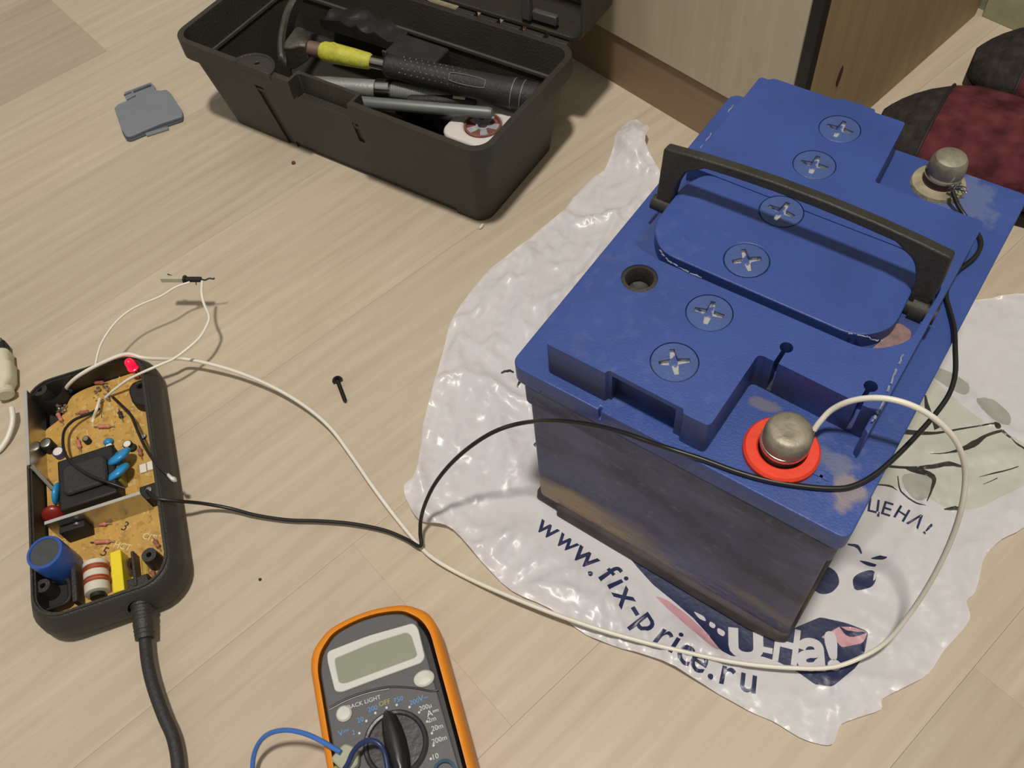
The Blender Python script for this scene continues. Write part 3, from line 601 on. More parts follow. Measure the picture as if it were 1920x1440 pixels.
# grey clamp-like tool
M_gt = mat('galvanised_grey', (160, 162, 158), .45, .5, var=.12, vscale=80, bump=.3, bscale=300); M_gp = mat('grey_painted_rod', (112, 116, 114), .45, .2, var=.1)
ct = tt('extension_tool', 'grey metal tool with ring collar and threaded tapering shaft, below the hammer', 'tool')
q0, q1, q2, q3 = TF.L(618, 160, 51), TF.L(706, 167, 50), TF.L(735, 168, 50), TF.L(868, 186, 46)
ax = (q1-q0).normalized()
obj('sleeve', G().tube([q0-ax*16, q0, q1], 7.4, 20, rads=[6.5, 7.2, 7.6]), M_gt, ct, cuts=[G().cyl(TF.L(660, 158, 59), TF.L(684, 162, 59), 2.2, 8)])
obj('ring_collar', G().tube([q1, q1+ax*1, q2-ax*1, q2], 9, 28, rads=[8.2, 9, 9, 8.2]), mat('bright_nickel', (190, 190, 184), .22, 1), ct)
th = []; N = 60; rr = []
for i in range(N+1):
    f = i/N; th.append(q2.lerp(q3, f)); rr.append((6.8-3.4*max(0, f-.45)/.55)*(1+(.06 if i % 2 else -.03)))
obj('threaded_shaft', G().tube(th, 5, 18, rads=rr), M_gt, ct, smooth=50)
rd = tt('grey_rod', 'slim grey painted rod with rounded tip over the white spool', 'rod')
e0, e1 = TF.L(668, 191, 54), TF.L(926, 212, 54); ad = (e1-e0).normalized()
obj('rod', G().tube([e0-ad*30, e0, e1-ad*4, e1-ad*1.5, e1-ad*.2], 5, 20, rads=[5, 5, 4.6, 3.6, 1.2]), M_gp, rd)
ck = tt('clip_pen', 'black pen-like tool with a pale clip between the grey tools', 'tool')
k0, k1 = TF.L(765, 187, 49), TF.L(893, 190, 47)
obj('barrel', G().tube([k0, k0.lerp(k1, .05), k0.lerp(k1, .93), k1], 4.2, 16, rads=[3, 4.2, 4.6, 2.5]), M_rub, ck); obj('clip', G().tube([TF.L(850, 182, 53), TF.L(872, 184, 53.5)], 1.3, 8), mat('pale_clip', (180, 180, 150), .4), ck)
# white spool
M_wp = mat('white_plastic', (214, 208, 202), .45, var=.04); M_brn = mat('brown_hub', (120, 74, 62), .55, var=.3, vscale=120); M_hub = mat('grey_hub', (160, 160, 164), .4, var=.2, vscale=150)
sc = TF.L(905, 232, 44); sp = tt('white_spool', 'white round-cornered spool with grey and brown hub in the toolbox corner', 'spool', sc.x, sc.y, 30, 0)
obj('flange', G().prism(rrect(-27, 27, -25, 25, 11, 8), 0, 14), M_wp, sp, bevel=2.5, seg=3, cuts=[G().lathe([(15.5, 9), (15.5, 20)], n=36)])
hub = obj('hub', G().lathe([(5, 8), (15.2, 8), (15.2, 13.4), (13.6, 13.8), (13, 11.5), (6, 11.5), (5, 12.5)], n=36, cap=False), M_brn, sp)
for k in range(5):
    a = math.radians(72*k+20); c_, s_ = math.cos(a), math.sin(a)
    obj('spoke', G().prism([(5*c_-2.6*s_, 5*s_+2.6*c_), (5*c_+2.6*s_, 5*s_-2.6*c_), (13.4*c_+3.6*s_, 13.4*s_-3.6*c_), (13.4*c_-3.6*s_, 13.4*s_+3.6*c_)], 10.5, 12.6), M_hub, hub, bevel=.4)
obj('hub_core', G().lathe([(4.2, 8), (5.8, 8), (5.8, 13), (4.2, 13)], n=20, cap=False), M_hub, hub)
# dark things deeper in the box
bc = tt('black_case', 'black plastic case standing upright between the hammer and back wall of the toolbox', 'case', 30, 20, 6)
obj('case_shell', G().box(-30, 18, -4, 24, 0, 66), M_rub, bc, bevel=2); obj('case_rib', G().box(10, 19, -5.5, -3, 2, 67), M_tb, bc, bevel=1); obj('case_rib', G().box(-31, -26, -5.5, -3, 2, 67), M_tb, bc, bevel=1)
pk = TF.L(700, 30, 70)
gp = G(); nx, ny = 26, 14
M_clear = mat('smoky_polythene', (46, 46, 45), .2, var=.3, vscale=60, bump=.4, bscale=60, spec=.6)
pv = []
for j in range(ny+1):
    for i in range(nx+1):
        x, y = -42+84*i/nx, -20+40*j/ny; h_ = max(0, 1-abs(noise.noise(Vector((x*.05, y*.05, 3)))*2))**2*5+noise.noise(Vector((x*.1, y*.1, 1)))*1.5
        pv.append((x, y, h_+6*(1-(x/42)**2)))
n0 = len(pv); pv += [(x, y, -4) for x, y, z in pv]
fs = [[j*(nx+1)+i, j*(nx+1)+i+1, (j+1)*(nx+1)+i+1, (j+1)*(nx+1)+i] for j in range(ny) for i in range(nx)]
fs2 = [[n0+k for k in f[::-1]] for f in fs]
rim = [i for i in range(nx+1)]+[j*(nx+1)+nx for j in range(1, ny+1)]+[ny*(nx+1)+i for i in range(nx-1, -1, -1)]+[j*(nx+1) for j in range(ny-1, 0, -1)]
fs3 = [[rim[k], rim[(k+1) % len(rim)], n0+rim[(k+1) % len(rim)], n0+rim[k]] for k in range(len(rim))]
gp.add(pv, fs+fs2+fs3)
po = obj('parts_packet', gp, M_clear, None, smooth=60); wx, wy = TF.W(pk.x-8, pk.y+4); po.location = (wx*S, wy*S, .058); po.rotation_euler.z = math.radians(4)
tag(po, 'glossy dark crumpled plastic packet behind the yellow hammer shaft', 'packet')
rc = TF.L(797, 10, 72); rt = tt('red_cap', 'small red and white cap at the top edge of the toolbox contents', 'cap', rc.x, rc.y, 70)
obj('cap_body', G().lathe([(4.5, -6), (4.5, 4), (3, 5.5)], n=20), mat('orange_red', (196, 74, 48), .4), rt); obj('cap_collar', G().lathe([(4.4, -6), (4.4, 2), (3, 3)], (-7.5, 1, 0), n=20), M_wp, rt)
for k, (u, v, z, ln, r_, an) in enumerate([(790, 205, 30, 110, 5, 8), (640, 90, 24, 130, 6, 2), (480, 60, 20, 60, 7, 60)]):
    p = TF.L(u, v, z); o = tt('black_handled_tool', ['black rod-shaped tool lying under the grey rod', 'black tool handle lying deep under the hammer shaft', 'black tool handle at the dark left end of the toolbox'][k], 'tool', p.x, p.y, z, an)
    obj('tool_handle', G().tube([(-ln/2, 0, 0), (-ln/2+3, 0, 0), (0, 0, 0), (ln/2-3, 0, 0), (ln/2, 0, 0)], r_, 14, rads=[r_*.6, r_, r_*.85, r_, r_*.6]), M_rub, o)

# ------------------------------------------------------------------ opened charger
CF = Frame(-345, -265, -36)
M_cb = mat('black_charger_shell', (46, 44, 40), .5, var=.12, vscale=40, bump=.5, bscale=800)
M_pit = mat('black_matte_pocket', (26, 25, 24), .6)
M_pcb = mat('tan_circuit_board', (190, 150, 76), .5, var=.12, vscale=90, bump=.2, bscale=400)
overlay(M_pcb, mul(M_pcb, noise_mask(M_pcb, 160, .56, .62, seed=2), None, .55), (150, 112, 52))
overlay(M_pcb, mul(M_pcb, noise_mask(M_pcb, 260, .60, .64, seed=7), None, .6), (206, 186, 130))
M_alu = mat('aluminium_plate', (186, 186, 178), .28, 1, var=.08, vscale=60); M_edge2 = mat('plate_cut_edge', (205, 205, 198), .4, .6, var=.04)
M_bd = mat('bright_blue_ceramic', (44, 140, 196), .3, var=.08); M_sol = mat('solder', (196, 196, 190), .3, 1)
M_wh = mat('white_insulation', (226, 222, 208), .4, var=.04); M_bk = mat('black_insulation', (28, 27, 26), .4); M_pk = mat('pink_resistor', (192, 122, 104), .5, var=.15, vscale=200)
ch = thing('charger', 'opened black charger half shell with bare circuit board and glowing red lamp', 'charger', CF.x, CF.y, 0, CF.a)
def sh(o, r): return rrect(-76-o, 106+o, -36-o, 46+o, [r, r, r, r], 7)
shell = obj('shell', G().loft([[(x, y, z) for x, y in sh(o, r)] for o, r, z in ((-2, 16, 0), (3, 20, 3), (6, 22, 10), (5.5, 22, 18), (1.5, 19, 27), (0, 18, 28.5))]), M_cb, ch, cuts=[G().loft([[(x, y, z) for x, y in sh(o, r)] for o, r, z in ((-3, 15, 4), (-2.5, 16, 30))]), G().cyl((95, 21, 16), (120, 21, 16), 6.6, 20)], smooth=50)
obj('shell_lip', G().loft([[(x, y, z) for x, y in sh(o, r)] for o, r, z in ((-.2, 18, 28), (-.2, 18, 30), (-1.4, 17, 30), (-1.6, 17, 28))], False), M_cb, ch)
pcb = obj('circuit_board', G().prism(rpoly([(-72, -2), (-69, -12), (-52, -20), (-46, -32), (99, -32), (99, 30), (88, 42), (-68, 42), (-73, 36)], 4), 10, 13), M_pcb, ch, bevel=.2)
def boss(x, y, z=27, r=4.6, hole=1.7):
    obj('screw_post', G().lathe([(r+1.2, 4), (r, z), (hole, z), (hole, z-8)], (x, y, 0), n=24), M_cb, ch)
p = CF.L(70, 728, 29); boss(p.x+1, p.y+1, 28, 5); p = CF.L(279, 1040, 26); boss(p.x, p.y, 26, 4.6); p = CF.L(80, 1098, 26); boss(p.x, p.y, 26, 4.4); 
p = CF.L(277, 917, 26); obj('transistor', G().box(p.x-5, p.x+6, p.y-6, p.y+5, 10, 24), M_pit, ch, bevel=.8); obj('screw_head', G().lathe([(2.2, 24), (2, 25.2), (.1, 25.6)], (p.x, p.y, 0), n=14), M_sol, ch)
p = CF.L(262, 735, 22); obj('side_pocket', G().prism(rpoly([(p.x-11, p.y-4), (p.x-6, p.y-8), (p.x+8, p.y-6), (p.x+13, p.y+2), (p.x+10, p.y+9), (p.x-11, p.y+8)], 4), 9, 22), M_pit, ch, bevel=1.5, cuts=[G().lathe([(2.2, 12), (2.2, 30)], (p.x-6, p.y+1, 0), n=14)])
p = CF.L(96, 748, 12); obj('corner_pocket', G().lathe([(10.5, 5), (10, 20), (9, 22), (7.5, 20), (7.5, 11)], (p.x+1, p.y+4, 0), n=28), M_pit, ch)
p = CF.L(100, 1118, 18); obj('corner_pocket', G().prism(rrect(p.x-11, p.x+9, p.y-11, p.y+12, 6), 5, 20), M_pit, ch, bevel=1, cuts=[G().prism(rrect(p.x-8, p.x+7, p.y-8, p.y+9, 4), 14, 25)])
p = CF.L(143, 1088, 20); obj('inner_rib', G().box(p.x-16, p.x+16, p.y-1.5, p.y+1.5, 6, 24), M_cb, ch, bevel=.6)
# heat sinks
g = G().prism([(-66, -33.5), (-3, -33), (-3, -30.6), (-66, -31)], 11, 36)
hs = obj('heat_sink', g, M_alu, ch, bevel=.3, label='upright aluminium plate along the left side'); obj('plate_edge', G().prism([(-66, -33.4), (-3, -32.9), (-3, -30.7), (-66, -31.1)], 36, 36.5), M_edge2, hs)
obj('bent_strap', G().tube([(-4, -31, 33), (4, -27, 31), (15, -21, 27)], 1.5, 8), M_alu, hs)
a_ = CF.L(84, 979, 34); b_ = CF.L(262, 922, 34)
hs2 = obj('heat_sink', G().prism([(a_.x, a_.y), (b_.x, b_.y), (b_.x+2, b_.y+.6), (a_.x+2, a_.y)], 11, 34), M_alu, ch, bevel=.3, label='upright aluminium plate across the board')
obj('plate_edge', G().prism([(a_.x, a_.y), (b_.x, b_.y), (b_.x+2.2, b_.y+.6), (a_.x+2.2, a_.y)], 34, 34.6), M_edge2, hs2)
obj('transistor', G().box(a_.x+2.5, a_.x+7, -19, -3, 12, 27), M_pit, hs2, bevel=.5); obj('screw_head', G().lathe([(2.4, 0), (2, 1.4), (.1, 1.8)], (a_.x+4, a_.y+16, 26), (1, 0, .2), n=12), M_sol, hs2)
# transformer
p = CF.L(168, 895, 30)
tf = obj('transformer', G().box(-6, 33, -18, 19, 13, 27), M_pit, ch, bevel=1.5); obj('winding', G().prism(rrect(2, 25, -14, 15, 5), 27, 31), M_rub, tf, bevel=2)
obj('winding_tape', G().box(6, 22, 15.5, 21, 12, 24), mat('yellow_green_tape', (150, 142, 60), .4), tf, bevel=1)
# ceramic discs
def disc(u, v, z, r, d, th=2.6, m=M_bd):
    p = CF.L(u, v, z); d = Vector(d).normalized()
    return obj('disc_capacitor', G().lathe([(.2, -th), (r*.6, -th*.95), (r*.92, -th*.5), (r, 0), (r*.92, th*.5), (r*.6, th*.95), (.2, th)], p, d, 26), m, ch, smooth=60)
disc(223, 856, 25, 8.8, (-.62, -.3, .8)); disc(219, 886, 23, 9.4, (-.62, -.3, .8)); disc(107, 926, 23, 7.5, (-.25, -.95, .25), 2.2)
disc(100, 965, 17, 7, (.9, 0, .45), 3, mat('dark_red_film', (128, 34, 28), .3)); disc(203, 828, 15, 3.4, (-.5, 0, .8), 2)
# cylindrical capacitors
p = CF.L(83, 1035, 40); bc2 = obj('large_capacitor', G().lathe([(10.6, 13), (11, 14), (11, 39), (10.6, 40), (9, 40.2), (8.8, 39.4)], (p.x, p.y, 0), n=36, cap=False), mat('blue_sleeve', (44, 84, 158), .35, var=.06), ch, label='large blue sleeved capacitor')
obj('capacitor_top', G().lathe([(8.9, 38), (8.9, 39.5), (.1, 39.6)], (p.x, p.y, 0), n=36), mat('grey_can_top', (74, 78, 80), .45, .3, var=.15, vscale=150), bc2)
for u, v, r, hgt, m_, tm in ((85, 830, 4.2, 22, M_pit, M_sol), (108, 846, 4.0, 18, mat('purple_sleeve', (70, 66, 128), .4), M_wh), (204, 836, 2.8, 16, M_pit, M_wh), (238, 832, 3.2, 17, M_pit, M_wh), (247, 838, 3.0, 15, M_pit, M_pit), (160, 822, 2.4, 18, M_pit, M_sol), (268, 818, 2.2, 14, M_pit, M_wh)):
    p = CF.L(u, v, hgt); o = obj('small_capacitor', G().lathe([(r, 13), (r, hgt-.5), (r*.9, hgt), (.1, hgt)], (p.x, p.y, 0), n=20), m_, ch); obj('capacitor_top', G().lathe([(r*.8, hgt), (r*.7, hgt+.25), (.1, hgt+.25)], (p.x, p.y, 0), n=16), tm, o)
# choke coil, yellow box
p = CF.L(177, 1082, 20); cx_, cy_ = p.x, p.y
coil = obj('coil', G().tube([(cx_-11, cy_, 17), (cx_-10.5, cy_, 17), (cx_+10, cy_, 17), (cx_+10.5, cy_, 17)], 7, 26, rads=[6, 7.4, 7.4, 6]), mat('white_coil_tape', (206, 200, 186), .5, var=.06), ch)
M_cu = mat('copper_band', (176, 88, 52), .35, .5, var=.15, vscale=200)
for k in (-6.5, -4.6, 1.6, 3.6): obj('copper_winding', G().tube([(cx_+k-.8, cy_, 17), (cx_+k+.8, cy_, 17)], 7.8, 26), M_cu, coil)
obj('coil_core', G().tube([(cx_+9, cy_, 17), (cx_+13, cy_, 17)], 4.5, 18), M_pit, coil)
ca, cb = CF.L(205, 1036, 26), CF.L(226, 1036, 26); cc = CF.L(228, 1104, 26)
obj('box_capacitor', G().box(ca.x, cc.x+1, ca.y, ca.y+6.8, 13, 26), mat('yellow_plastic', (228, 206, 40), .4, var=.03), ch, bevel=.6, label='yellow box capacitor')
p = CF.L(247, 1062, 16); obj('ring_part', G().lathe([(3.2, -1), (5.8, -1.2), (6, 0), (5.8, 1.2), (3.2, 1)], (p.x, p.y, 15), (.1, 1, .35), 26, cap=False), mat('brown_varistor', (104, 84, 60), .35, var=.3, vscale=200), ch)
p = CF.L(272, 1065, 14); obj('fuse', G().tube([(p.x-6, p.y, 13), (p.x+8, p.y, 13)], 2.2, 14), mat('amber_glass', (186, 160, 80), .2), ch); obj('inner_rib', G().box(p.x-10, p.x+14, p.y-5, p.y-3, 8, 22), M_cb, ch, bevel=.5)
obj('cord_seat', G().box(93, 103, 12, 30, 6, 21), M_cb, ch, bevel=1)
# resistors and small parts
def resistor(u, v, ang, ln=9, m=M_pk, r=1.5):
    p = CF.L(u, v, 13); a = math.radians(ang); dx, dy = math.cos(a), math.sin(a); P_ = lambda t: (p.x+dx*t, p.y+dy*t, 14.8)
    o = obj('resistor', G().tube([P_(-ln/2), P_(-ln/2+1), P_(-ln/2+2.2), P_(0), P_(ln/2-2.2), P_(ln/2-1), P_(ln/2)], r, 12, rads=[r*.6, r*1.1, r*.9, r*.85, r*.9, r*1.1, r*.6]), m, ch, smooth=60)
    obj('lead', G().tube([P_(-ln/2-3)[:2]+(13,), P_(-ln/2-2.6), P_(-ln/2)], .4, 6).tube([P_(ln/2), P_(ln/2+2.6), P_(ln/2+3)[:2]+(13,)], .4, 6), M_sol, o)
M_r2 = mat('brown_resistor', (150, 92, 74), .5, var=.2, vscale=200)
resistor(187, 985, 72, 11); resistor(194, 1018, 72, 10); resistor(197, 802, 70, 9); resistor(114, 785, 18, 8); resistor(150, 835, 8, 7); resistor(160, 776, 78, 7, M_r2); resistor(188, 720, 66, 7, M_r2); resistor(228, 780, 10, 6, mat('dark_diode', (60, 46, 36), .4)); resistor(296, 1022, 20, 6, M_r2); resistor(290, 1080, 10, 6, M_r2); resistor(265, 850, 5, 6, M_r2)
for u, v in ((270, 880), (284, 875)): p = CF.L(u, v, 13); obj('white_pad', G().box(p.x-3.4, p.x+3.4, p.y-2.3, p.y+2.3, 13, 15), M_wh, ch, bevel=.4)
p = CF.L(159, 714, 16); obj('jumper_block', G().box(p.x-2.2, p.x+2.2, p.y-2.2, p.y+2.2, 13, 16), M_sol, ch, bevel=.4)
p = CF.L(130, 730, 14); obj('blue_bead', G().ball((p.x, p.y, 14), 3, n=14), mat('slate_blue', (70, 104, 128), .4), ch, smooth=60)
p = CF.L(116, 768, 14); g = G(); random.seed(5)
for k in range(9): g.ball((p.x+random.uniform(-4, 4), p.y+random.uniform(-3, 3), 13+random.uniform(0, 3)), random.uniform(.9, 1.8), n=8, m=5)
o = obj('solder_blobs', g, M_sol, ch); o['kind'] = 'stuff'
g = G(); p = CF.L(192, 742, 14)
for k in range(16): g.ball((p.x+random.uniform(-7, 7), p.y+random.uniform(-5, 5), 13+random.uniform(0, 5)), random.uniform(.7, 1.7), n=8, m=5)
o = obj('solder_blobs', g, M_sol, ch); o['kind'] = 'stuff'
g = G(); M_joint = mat('solder_joint', (190, 168, 120), .4, .6)
for k in range(110):
    x, y = random.uniform(-62, 92), random.uniform(-26, 34)
    if -52 < x < 90 and not (-8 < x < 36 and -19 < y < 22): g.ball((x, y, 13), random.uniform(.45, .9), sz=.5, n=6, m=4)
o = obj('solder_joints', g, M_joint, ch); o['kind'] = 'stuff'
g = G()
for k in range(26):
    u, v = random.choice([(random.uniform(190, 235), random.uniform(760, 790)), (random.uniform(130, 220), random.uniform(775, 815)), (random.uniform(180, 230), random.uniform(690, 720))]); p = CF.L(u, v, 11)
    g.box(p.x-2.2, p.x+2.2, p.y-.25, p.y+.25, 12.8, 13.15)
o = obj('board_tracks', g, mat('pale_track', (206, 190, 146), .5), ch); o['kind'] = 'stuff'
M_ink = mat('board_ink_dark', (60, 40, 22), .6); M_silk = mat('board_ink_pale', (222, 208, 160), .6)
p = CF.L(237, 990, 11); text_mesh('board_marking', '3', 9, M_ink, ch, (p.x, p.y, 13.1), 52, .08)
p = CF.L(199, 1038, 11); text_mesh('board_marking', '5', 9, M_ink, ch, (p.x, p.y, 13.1), 52, .08)
p = CF.L(232, 1027, 11); text_mesh('board_marking', 'HCT', 6, M_silk, ch, (p.x, p.y, 13.1), 55, .05)
p = CF.L(282, 1010, 11); text_mesh('board_marking', 'CIT', 6, M_silk, ch, (p.x, p.y, 13.1), 55, .05)
p = CF.L(241, 678, 33)
led = obj('led', G().lathe([(3.9, 25.5), (3.9, 26.5), (3.3, 26.8), (3.3, 31.5), (2.8, 33.4), (1.7, 34.6), (.1, 35)], (p.x, p.y, 0), n=20), mat('red_lit_led', (230, 20, 45), .25, emit=((255, 14, 50), 1.6)), ch, smooth=60, label='glowing red indicator lamp')
obj('led_leg', G().cyl((p.x, p.y+1, 12), (p.x, p.y+1, 26), .5, 6).cyl((p.x, p.y-1, 12), (p.x, p.y-1, 26), .5, 6), M_sol, led)
# power cord
pw = [P(262, 1100, 16), P(268, 1140, 15), P(272, 1200, 11), P(277, 1245, 11), P(288, 1290, 11), P(306, 1340, 10), P(325, 1385, 9), P(334, 1440, 8), P(335, 1520, 6), P(320, 1640, 4)]
cord = obj('power_cord', G().tube(crom(pw, 8), 3.6, 14), M_rub, None, smooth=60); tag(cord, 'thick black power cord leaving the charger towards the lower edge', 'cord')
sl = [P(264, 1118, 15.5), P(266, 1130, 15.5), P(272, 1198, 11)]
slv = obj('strain_relief', G().tube([sl[0], sl[0].lerp(sl[2], .12), sl[0].lerp(sl[2], .13), sl[2]], 6, 18, rads=[7.4, 7.2, 6.4, 5.6]), M_cb, cord, smooth=40)
for k in range(5):
    c = sl[0].lerp(sl[2], .2+k*.16); dd = (sl[2]-sl[0]).normalized(); obj('relief_rib', G().tube([c-dd*1.3, c-dd*.9, c+dd*.9, c+dd*1.3], 7, 18, rads=[6.2, 7-.3*k, 6.9-.3*k, 5.9]), M_cb, slv)
# ------------------------------------------------------------------ wires
W_ = lambda *p: [P(*q) for q in p]
wire('white_wire', W_((120, 738, 13), (128, 722, 22), (150, 703, 30), (190, 681, 34), (236, 664, 36), (270, 671, 33), (310, 673, 24), (345, 673, 15), (400, 684, 13), (460, 703, 11), (520, 730, 9), (575, 764, 8), (620, 803, 7), (660, 856, 6), (700, 914, 5), (745, 974, 3), (788, 1025, 2), (820, 1052, 4), (880, 1085, 4), (955, 1118, 8), (1050, 1155, 9.5), (1150, 1188, 9.5), (1270, 1219, 8), (1380, 1242, 7.5), (1480, 1252, 8), (1560, 1251, 9), (1620, 1230, 12), (1665, 1200, 22), (1710, 1145, 44), (1748, 1085, 72), (1780, 1020, 100), (1802, 955, 128), (1810, 890, 150), (1798, 838, 168), (1770, 800, 180), (1730, 770, 188), (1685, 752, 190), (1640, 746, 188), (1595, 752, 182), (1560, 768, 174), (1538, 790, 168), (1526, 806, 164)), 1.35, M_wh, 'long white wire from the charger board looping to the red-ringed battery terminal')
wire('black_wire', W_((272, 915, 22), (290, 933, 30), (330, 939, 26), (380, 944, 14), (430, 953, 7), (480, 966, 5), (540, 975, 4), (600, 977, 4), (660, 982, 4), (720, 994, 4), (760, 1010, 4.6), (791, 1030, 4.4))[:-1]+W_((788, 1024, 7.5), (788, 1000, 12), (789, 975, 20), (797, 945, 34), (815, 908, 50), (845, 870, 68), (885, 835, 85), (930, 808, 98))+[PY(980, 793, -124), PY(1040, 789, -124.5), PY(1110, 797, -124.5), PY(1170, 812, -124.8), PY(1218, 829, -124)]+W_((1258, 842, 155), (1320, 862, 154.3), (1380, 884, 154.3), (1440, 901, 154.3), (1500, 911, 154.3), (1560, 916, 154.3), (1600, 911, 154.3), (1640, 890, 154.5), (1680, 856, 155), (1720, 815, 155), (1755, 775, 155), (1780, 738, 156), (1791, 700, 156), (1791, 655, 156), (1789, 615, 155), (1780, 580, 154.3), (1774, 555, 154.3), (1778, 530, 154.3), (1796, 508, 154.3), (1825, 485, 154.3), (1838, 465, 154.3), (1838, 448, 154.3), (1828, 430, 154.3), (1812, 408, 154.5), (1798, 388, 157), (1790, 370, 160), (1786, 358, 162)), 1.25, M_bk, 'long black wire from the charger over the battery lid to its far terminal')
st = G(); random.seed(9); c = P(1795, 350, 163)
for k in range(12):
    e = c+Vector((random.uniform(-1, 6), random.uniform(-4, 5), random.uniform(-2, 3))); st.tube([P(1783, 352, 161)+Vector((random.uniform(-1, 1), random.uniform(-1, 1), random.uniform(-1, 1))), (c+e)/2+Vector((0, 0, random.uniform(-1, 1.5))), e], .35, 5)
o = obj('bare_strands', st, M_sol, bpy.data.objects['black_wire']); o['kind'] = 'stuff'
st = G()
for k in range(7):
    st.tube([P(1534, 798, 165)+Vector((random.uniform(-.8, .8), random.uniform(-.8, .8), 0)), P(1526+random.uniform(-3, 5), 806+random.uniform(-3, 5), 163), P(1522+random.uniform(-3, 5), 812+random.uniform(0, 6), 161)], .35, 5)
o = obj('bare_strands', st, M_sol, bpy.data.objects['white_wire']); o['kind'] = 'stuff'
lr = thing('sensor_lead', 'small pale and black component held above the floor by two thin white wires', 'component', *P(352, 523, 36).xy, 33)
lx, ly = lr.location.x/S, lr.location.y/S
def LP(u, v, z): p = P(u, v, z); return Vector((p.x-lx, p.y-ly, z-33))
q = [LP(303, 523, 36), LP(345, 523, 36), LP(347, 524, 36), LP(377, 524, 36)]
obj('pale_body', G().tube([q[0], q[1]], 2.6, 4), mat('pale_ceramic', (188, 182, 160), .6), lr, smooth=0)
obj('black_sleeve', G().tube([q[2], q[3]], 2.1, 12), M_bk, lr); obj('collar', G().tube([LP(345, 524, 36), LP(349, 524, 36)], 3.2, 8), M_bk, lr)
obj('twisted_lead', G().tube(crom([q[3], LP(385, 525, 36), LP(392, 522, 37), LP(400, 523, 36), LP(402, 521, 36)], 4), .6, 6).tube([LP(367, 527, 35), LP(368, 534, 34)], .4, 5).tube([LP(325, 518, 37), LP(314, 514, 38)], .5, 5), M_darkp, lr)
obj('thin_wire', G().tube(crom([LP(379, 527, 37), LP(378, 548, 36), LP(382, 568, 34), (LP(391, 590, 33)), LP(390, 605, 32), LP(375, 632, 31), LP(350, 655, 30), LP(325, 673, 29), LP(300, 684, 30), LP(268, 698, 30), LP(240, 712, 26), LP(215, 730, 20), LP(198, 745, 14)], 7), 1.0, 8), M_wh, lr, smooth=60)
obj('thin_wire', G().tube(crom([LP(356, 529, 36), LP(330, 538, 36), LP(300, 556, 36), LP(262, 572, 36), LP(235, 588, 35), LP(212, 610, 34), LP(192, 640, 32), LP(183, 665, 30), LP(178, 690, 26), LP(173, 710, 14)], 7), .8, 8), M_wh, lr, smooth=60)
wire('short_wire', W_((187, 748, 18), (182, 765, 20), (176, 782, 14), (174, 792, 12)), 1.1, M_wh, 'short white wire end soldered on the charger board', 'wire')
wire('black_loop_wire', W_((186, 765, 14), (168, 776, 16), (140, 787, 20), (122, 805, 22), (118, 828, 24), (123, 852, 27), (140, 873, 32), (170, 892, 35), (205, 905, 34), (235, 916, 30)), 1.0, M_bk, 'thin black wire looping over the board above the black transformer')
sw = obj('black_stub_wire', G().tube(crom(W_((212, 745, 14), (228, 760, 20), (245, 778, 25), (258, 808, 29), (272, 838, 32), (290, 866, 34), (308, 885, 33), (316, 891, 32)), 6), 1.0, 8), M_bk, None, smooth=60); tag(sw, 'black wire ending in a tinned tip over the right rim of the charger', 'wire')
obj('tinned_tip', G().tube(crom(W_((314, 889, 32.3), (320, 895, 32), (326, 899, 31), (330, 898, 31)), 3), 1.5, 10, rads=[.9, 1, 1.1, 1.2, 1.4, 1.6, 1.8, 1.9, 1.9, 1.2][:10]), mat('tinned_white', (225, 225, 218), .35, .4), sw)
# ------------------------------------------------------------------ multimeter
o0 = P(700, 1290, 33); MF = Frame(o0.x, o0.y, -38)
M_or = mat('orange_rubber', (224, 136, 24), .5, var=.06, vscale=30, bump=.25, bscale=500); M_mb = mat('charcoal_meter_case', (82, 82, 84), .5, var=.04, vscale=60, bump=.1, bscale=900); M_mk = mat('black_meter_side', (24, 24, 26), .45)
mm = thing('multimeter', 'digital multimeter in an orange rubber holster near the lower edge', 'multimeter', MF.x, MF.y, 0, MF.a)
def ML(u, v, z=35): return MF.L(u, v, z)
def loc(pts, z=35): return [(ML(u, v, z).x, ML(u, v, z).y) for u, v in pts]
tl_, tr_, tc_ = ML(585, 1228), ML(818, 1170), ML(705, 1152); yl, yr = -34.5, 34.5; ymid = 5.0
LEN = 138
def mout(ins, top=0):
    r_ = 15-ins*.6
    pts = []
    x0 = -35.5+ins; L0, L1 = ymid-35.5+ins, ymid+35.5-ins
    yw = lambda x, s: ymid+s*((36.6-ins)+1.6*math.sin(max(0, min(1, (x+33)/90))*math.pi*.5)*0+ (0 if x > 10 else .0))
    arc = [(x0-8.5*(1-(t/34.0)**2)+0, ymid+t*(36.6-ins)/34.0) for t in (-22, -14, -7, 0, 7, 14, 22)]
    pts += [(x0+3, ymid-33.6+ins)]+arc+[(x0+3, ymid+33.6-ins)]
    pts += [(x0+12, ymid+36.6-ins), (x0+45, ymid+37-ins), (x0+70, ymid+37.2-ins), (LEN-40-ins, ymid+37.2-ins), (LEN-34-ins, ymid+28), (LEN-34-ins, ymid-28), (LEN-40-ins, ymid-37.2+ins), (x0+70, ymid-37.2+ins), (x0+45, ymid-37+ins), (x0+12, ymid-36.6+ins)]
    return rpoly(pts, 5, 3)
hol = obj('holster', G().loft([[(x, y, z) for x, y in mout(i_)] for i_, z in ((1.5, 0), (0, 4), (-.5, 18), (0, 30), (1.2, 34), (3, 35.5))]), M_or, mm, smooth=60, cuts=[G().prism(mout(4.4), 4, 50)])
mb_ = obj('meter_case', G().loft([[(x, y, z) for x, y in mout(i_)] for i_, z in ((4.6, 4.2), (4.6, 29), (5.6, 32.5), (6.6, 34))]), M_mk, mm, smooth=40, cuts=[])
pan = [(x, min(y, ymid+27.6+.03*x)) for x, y in mout(5.6)]
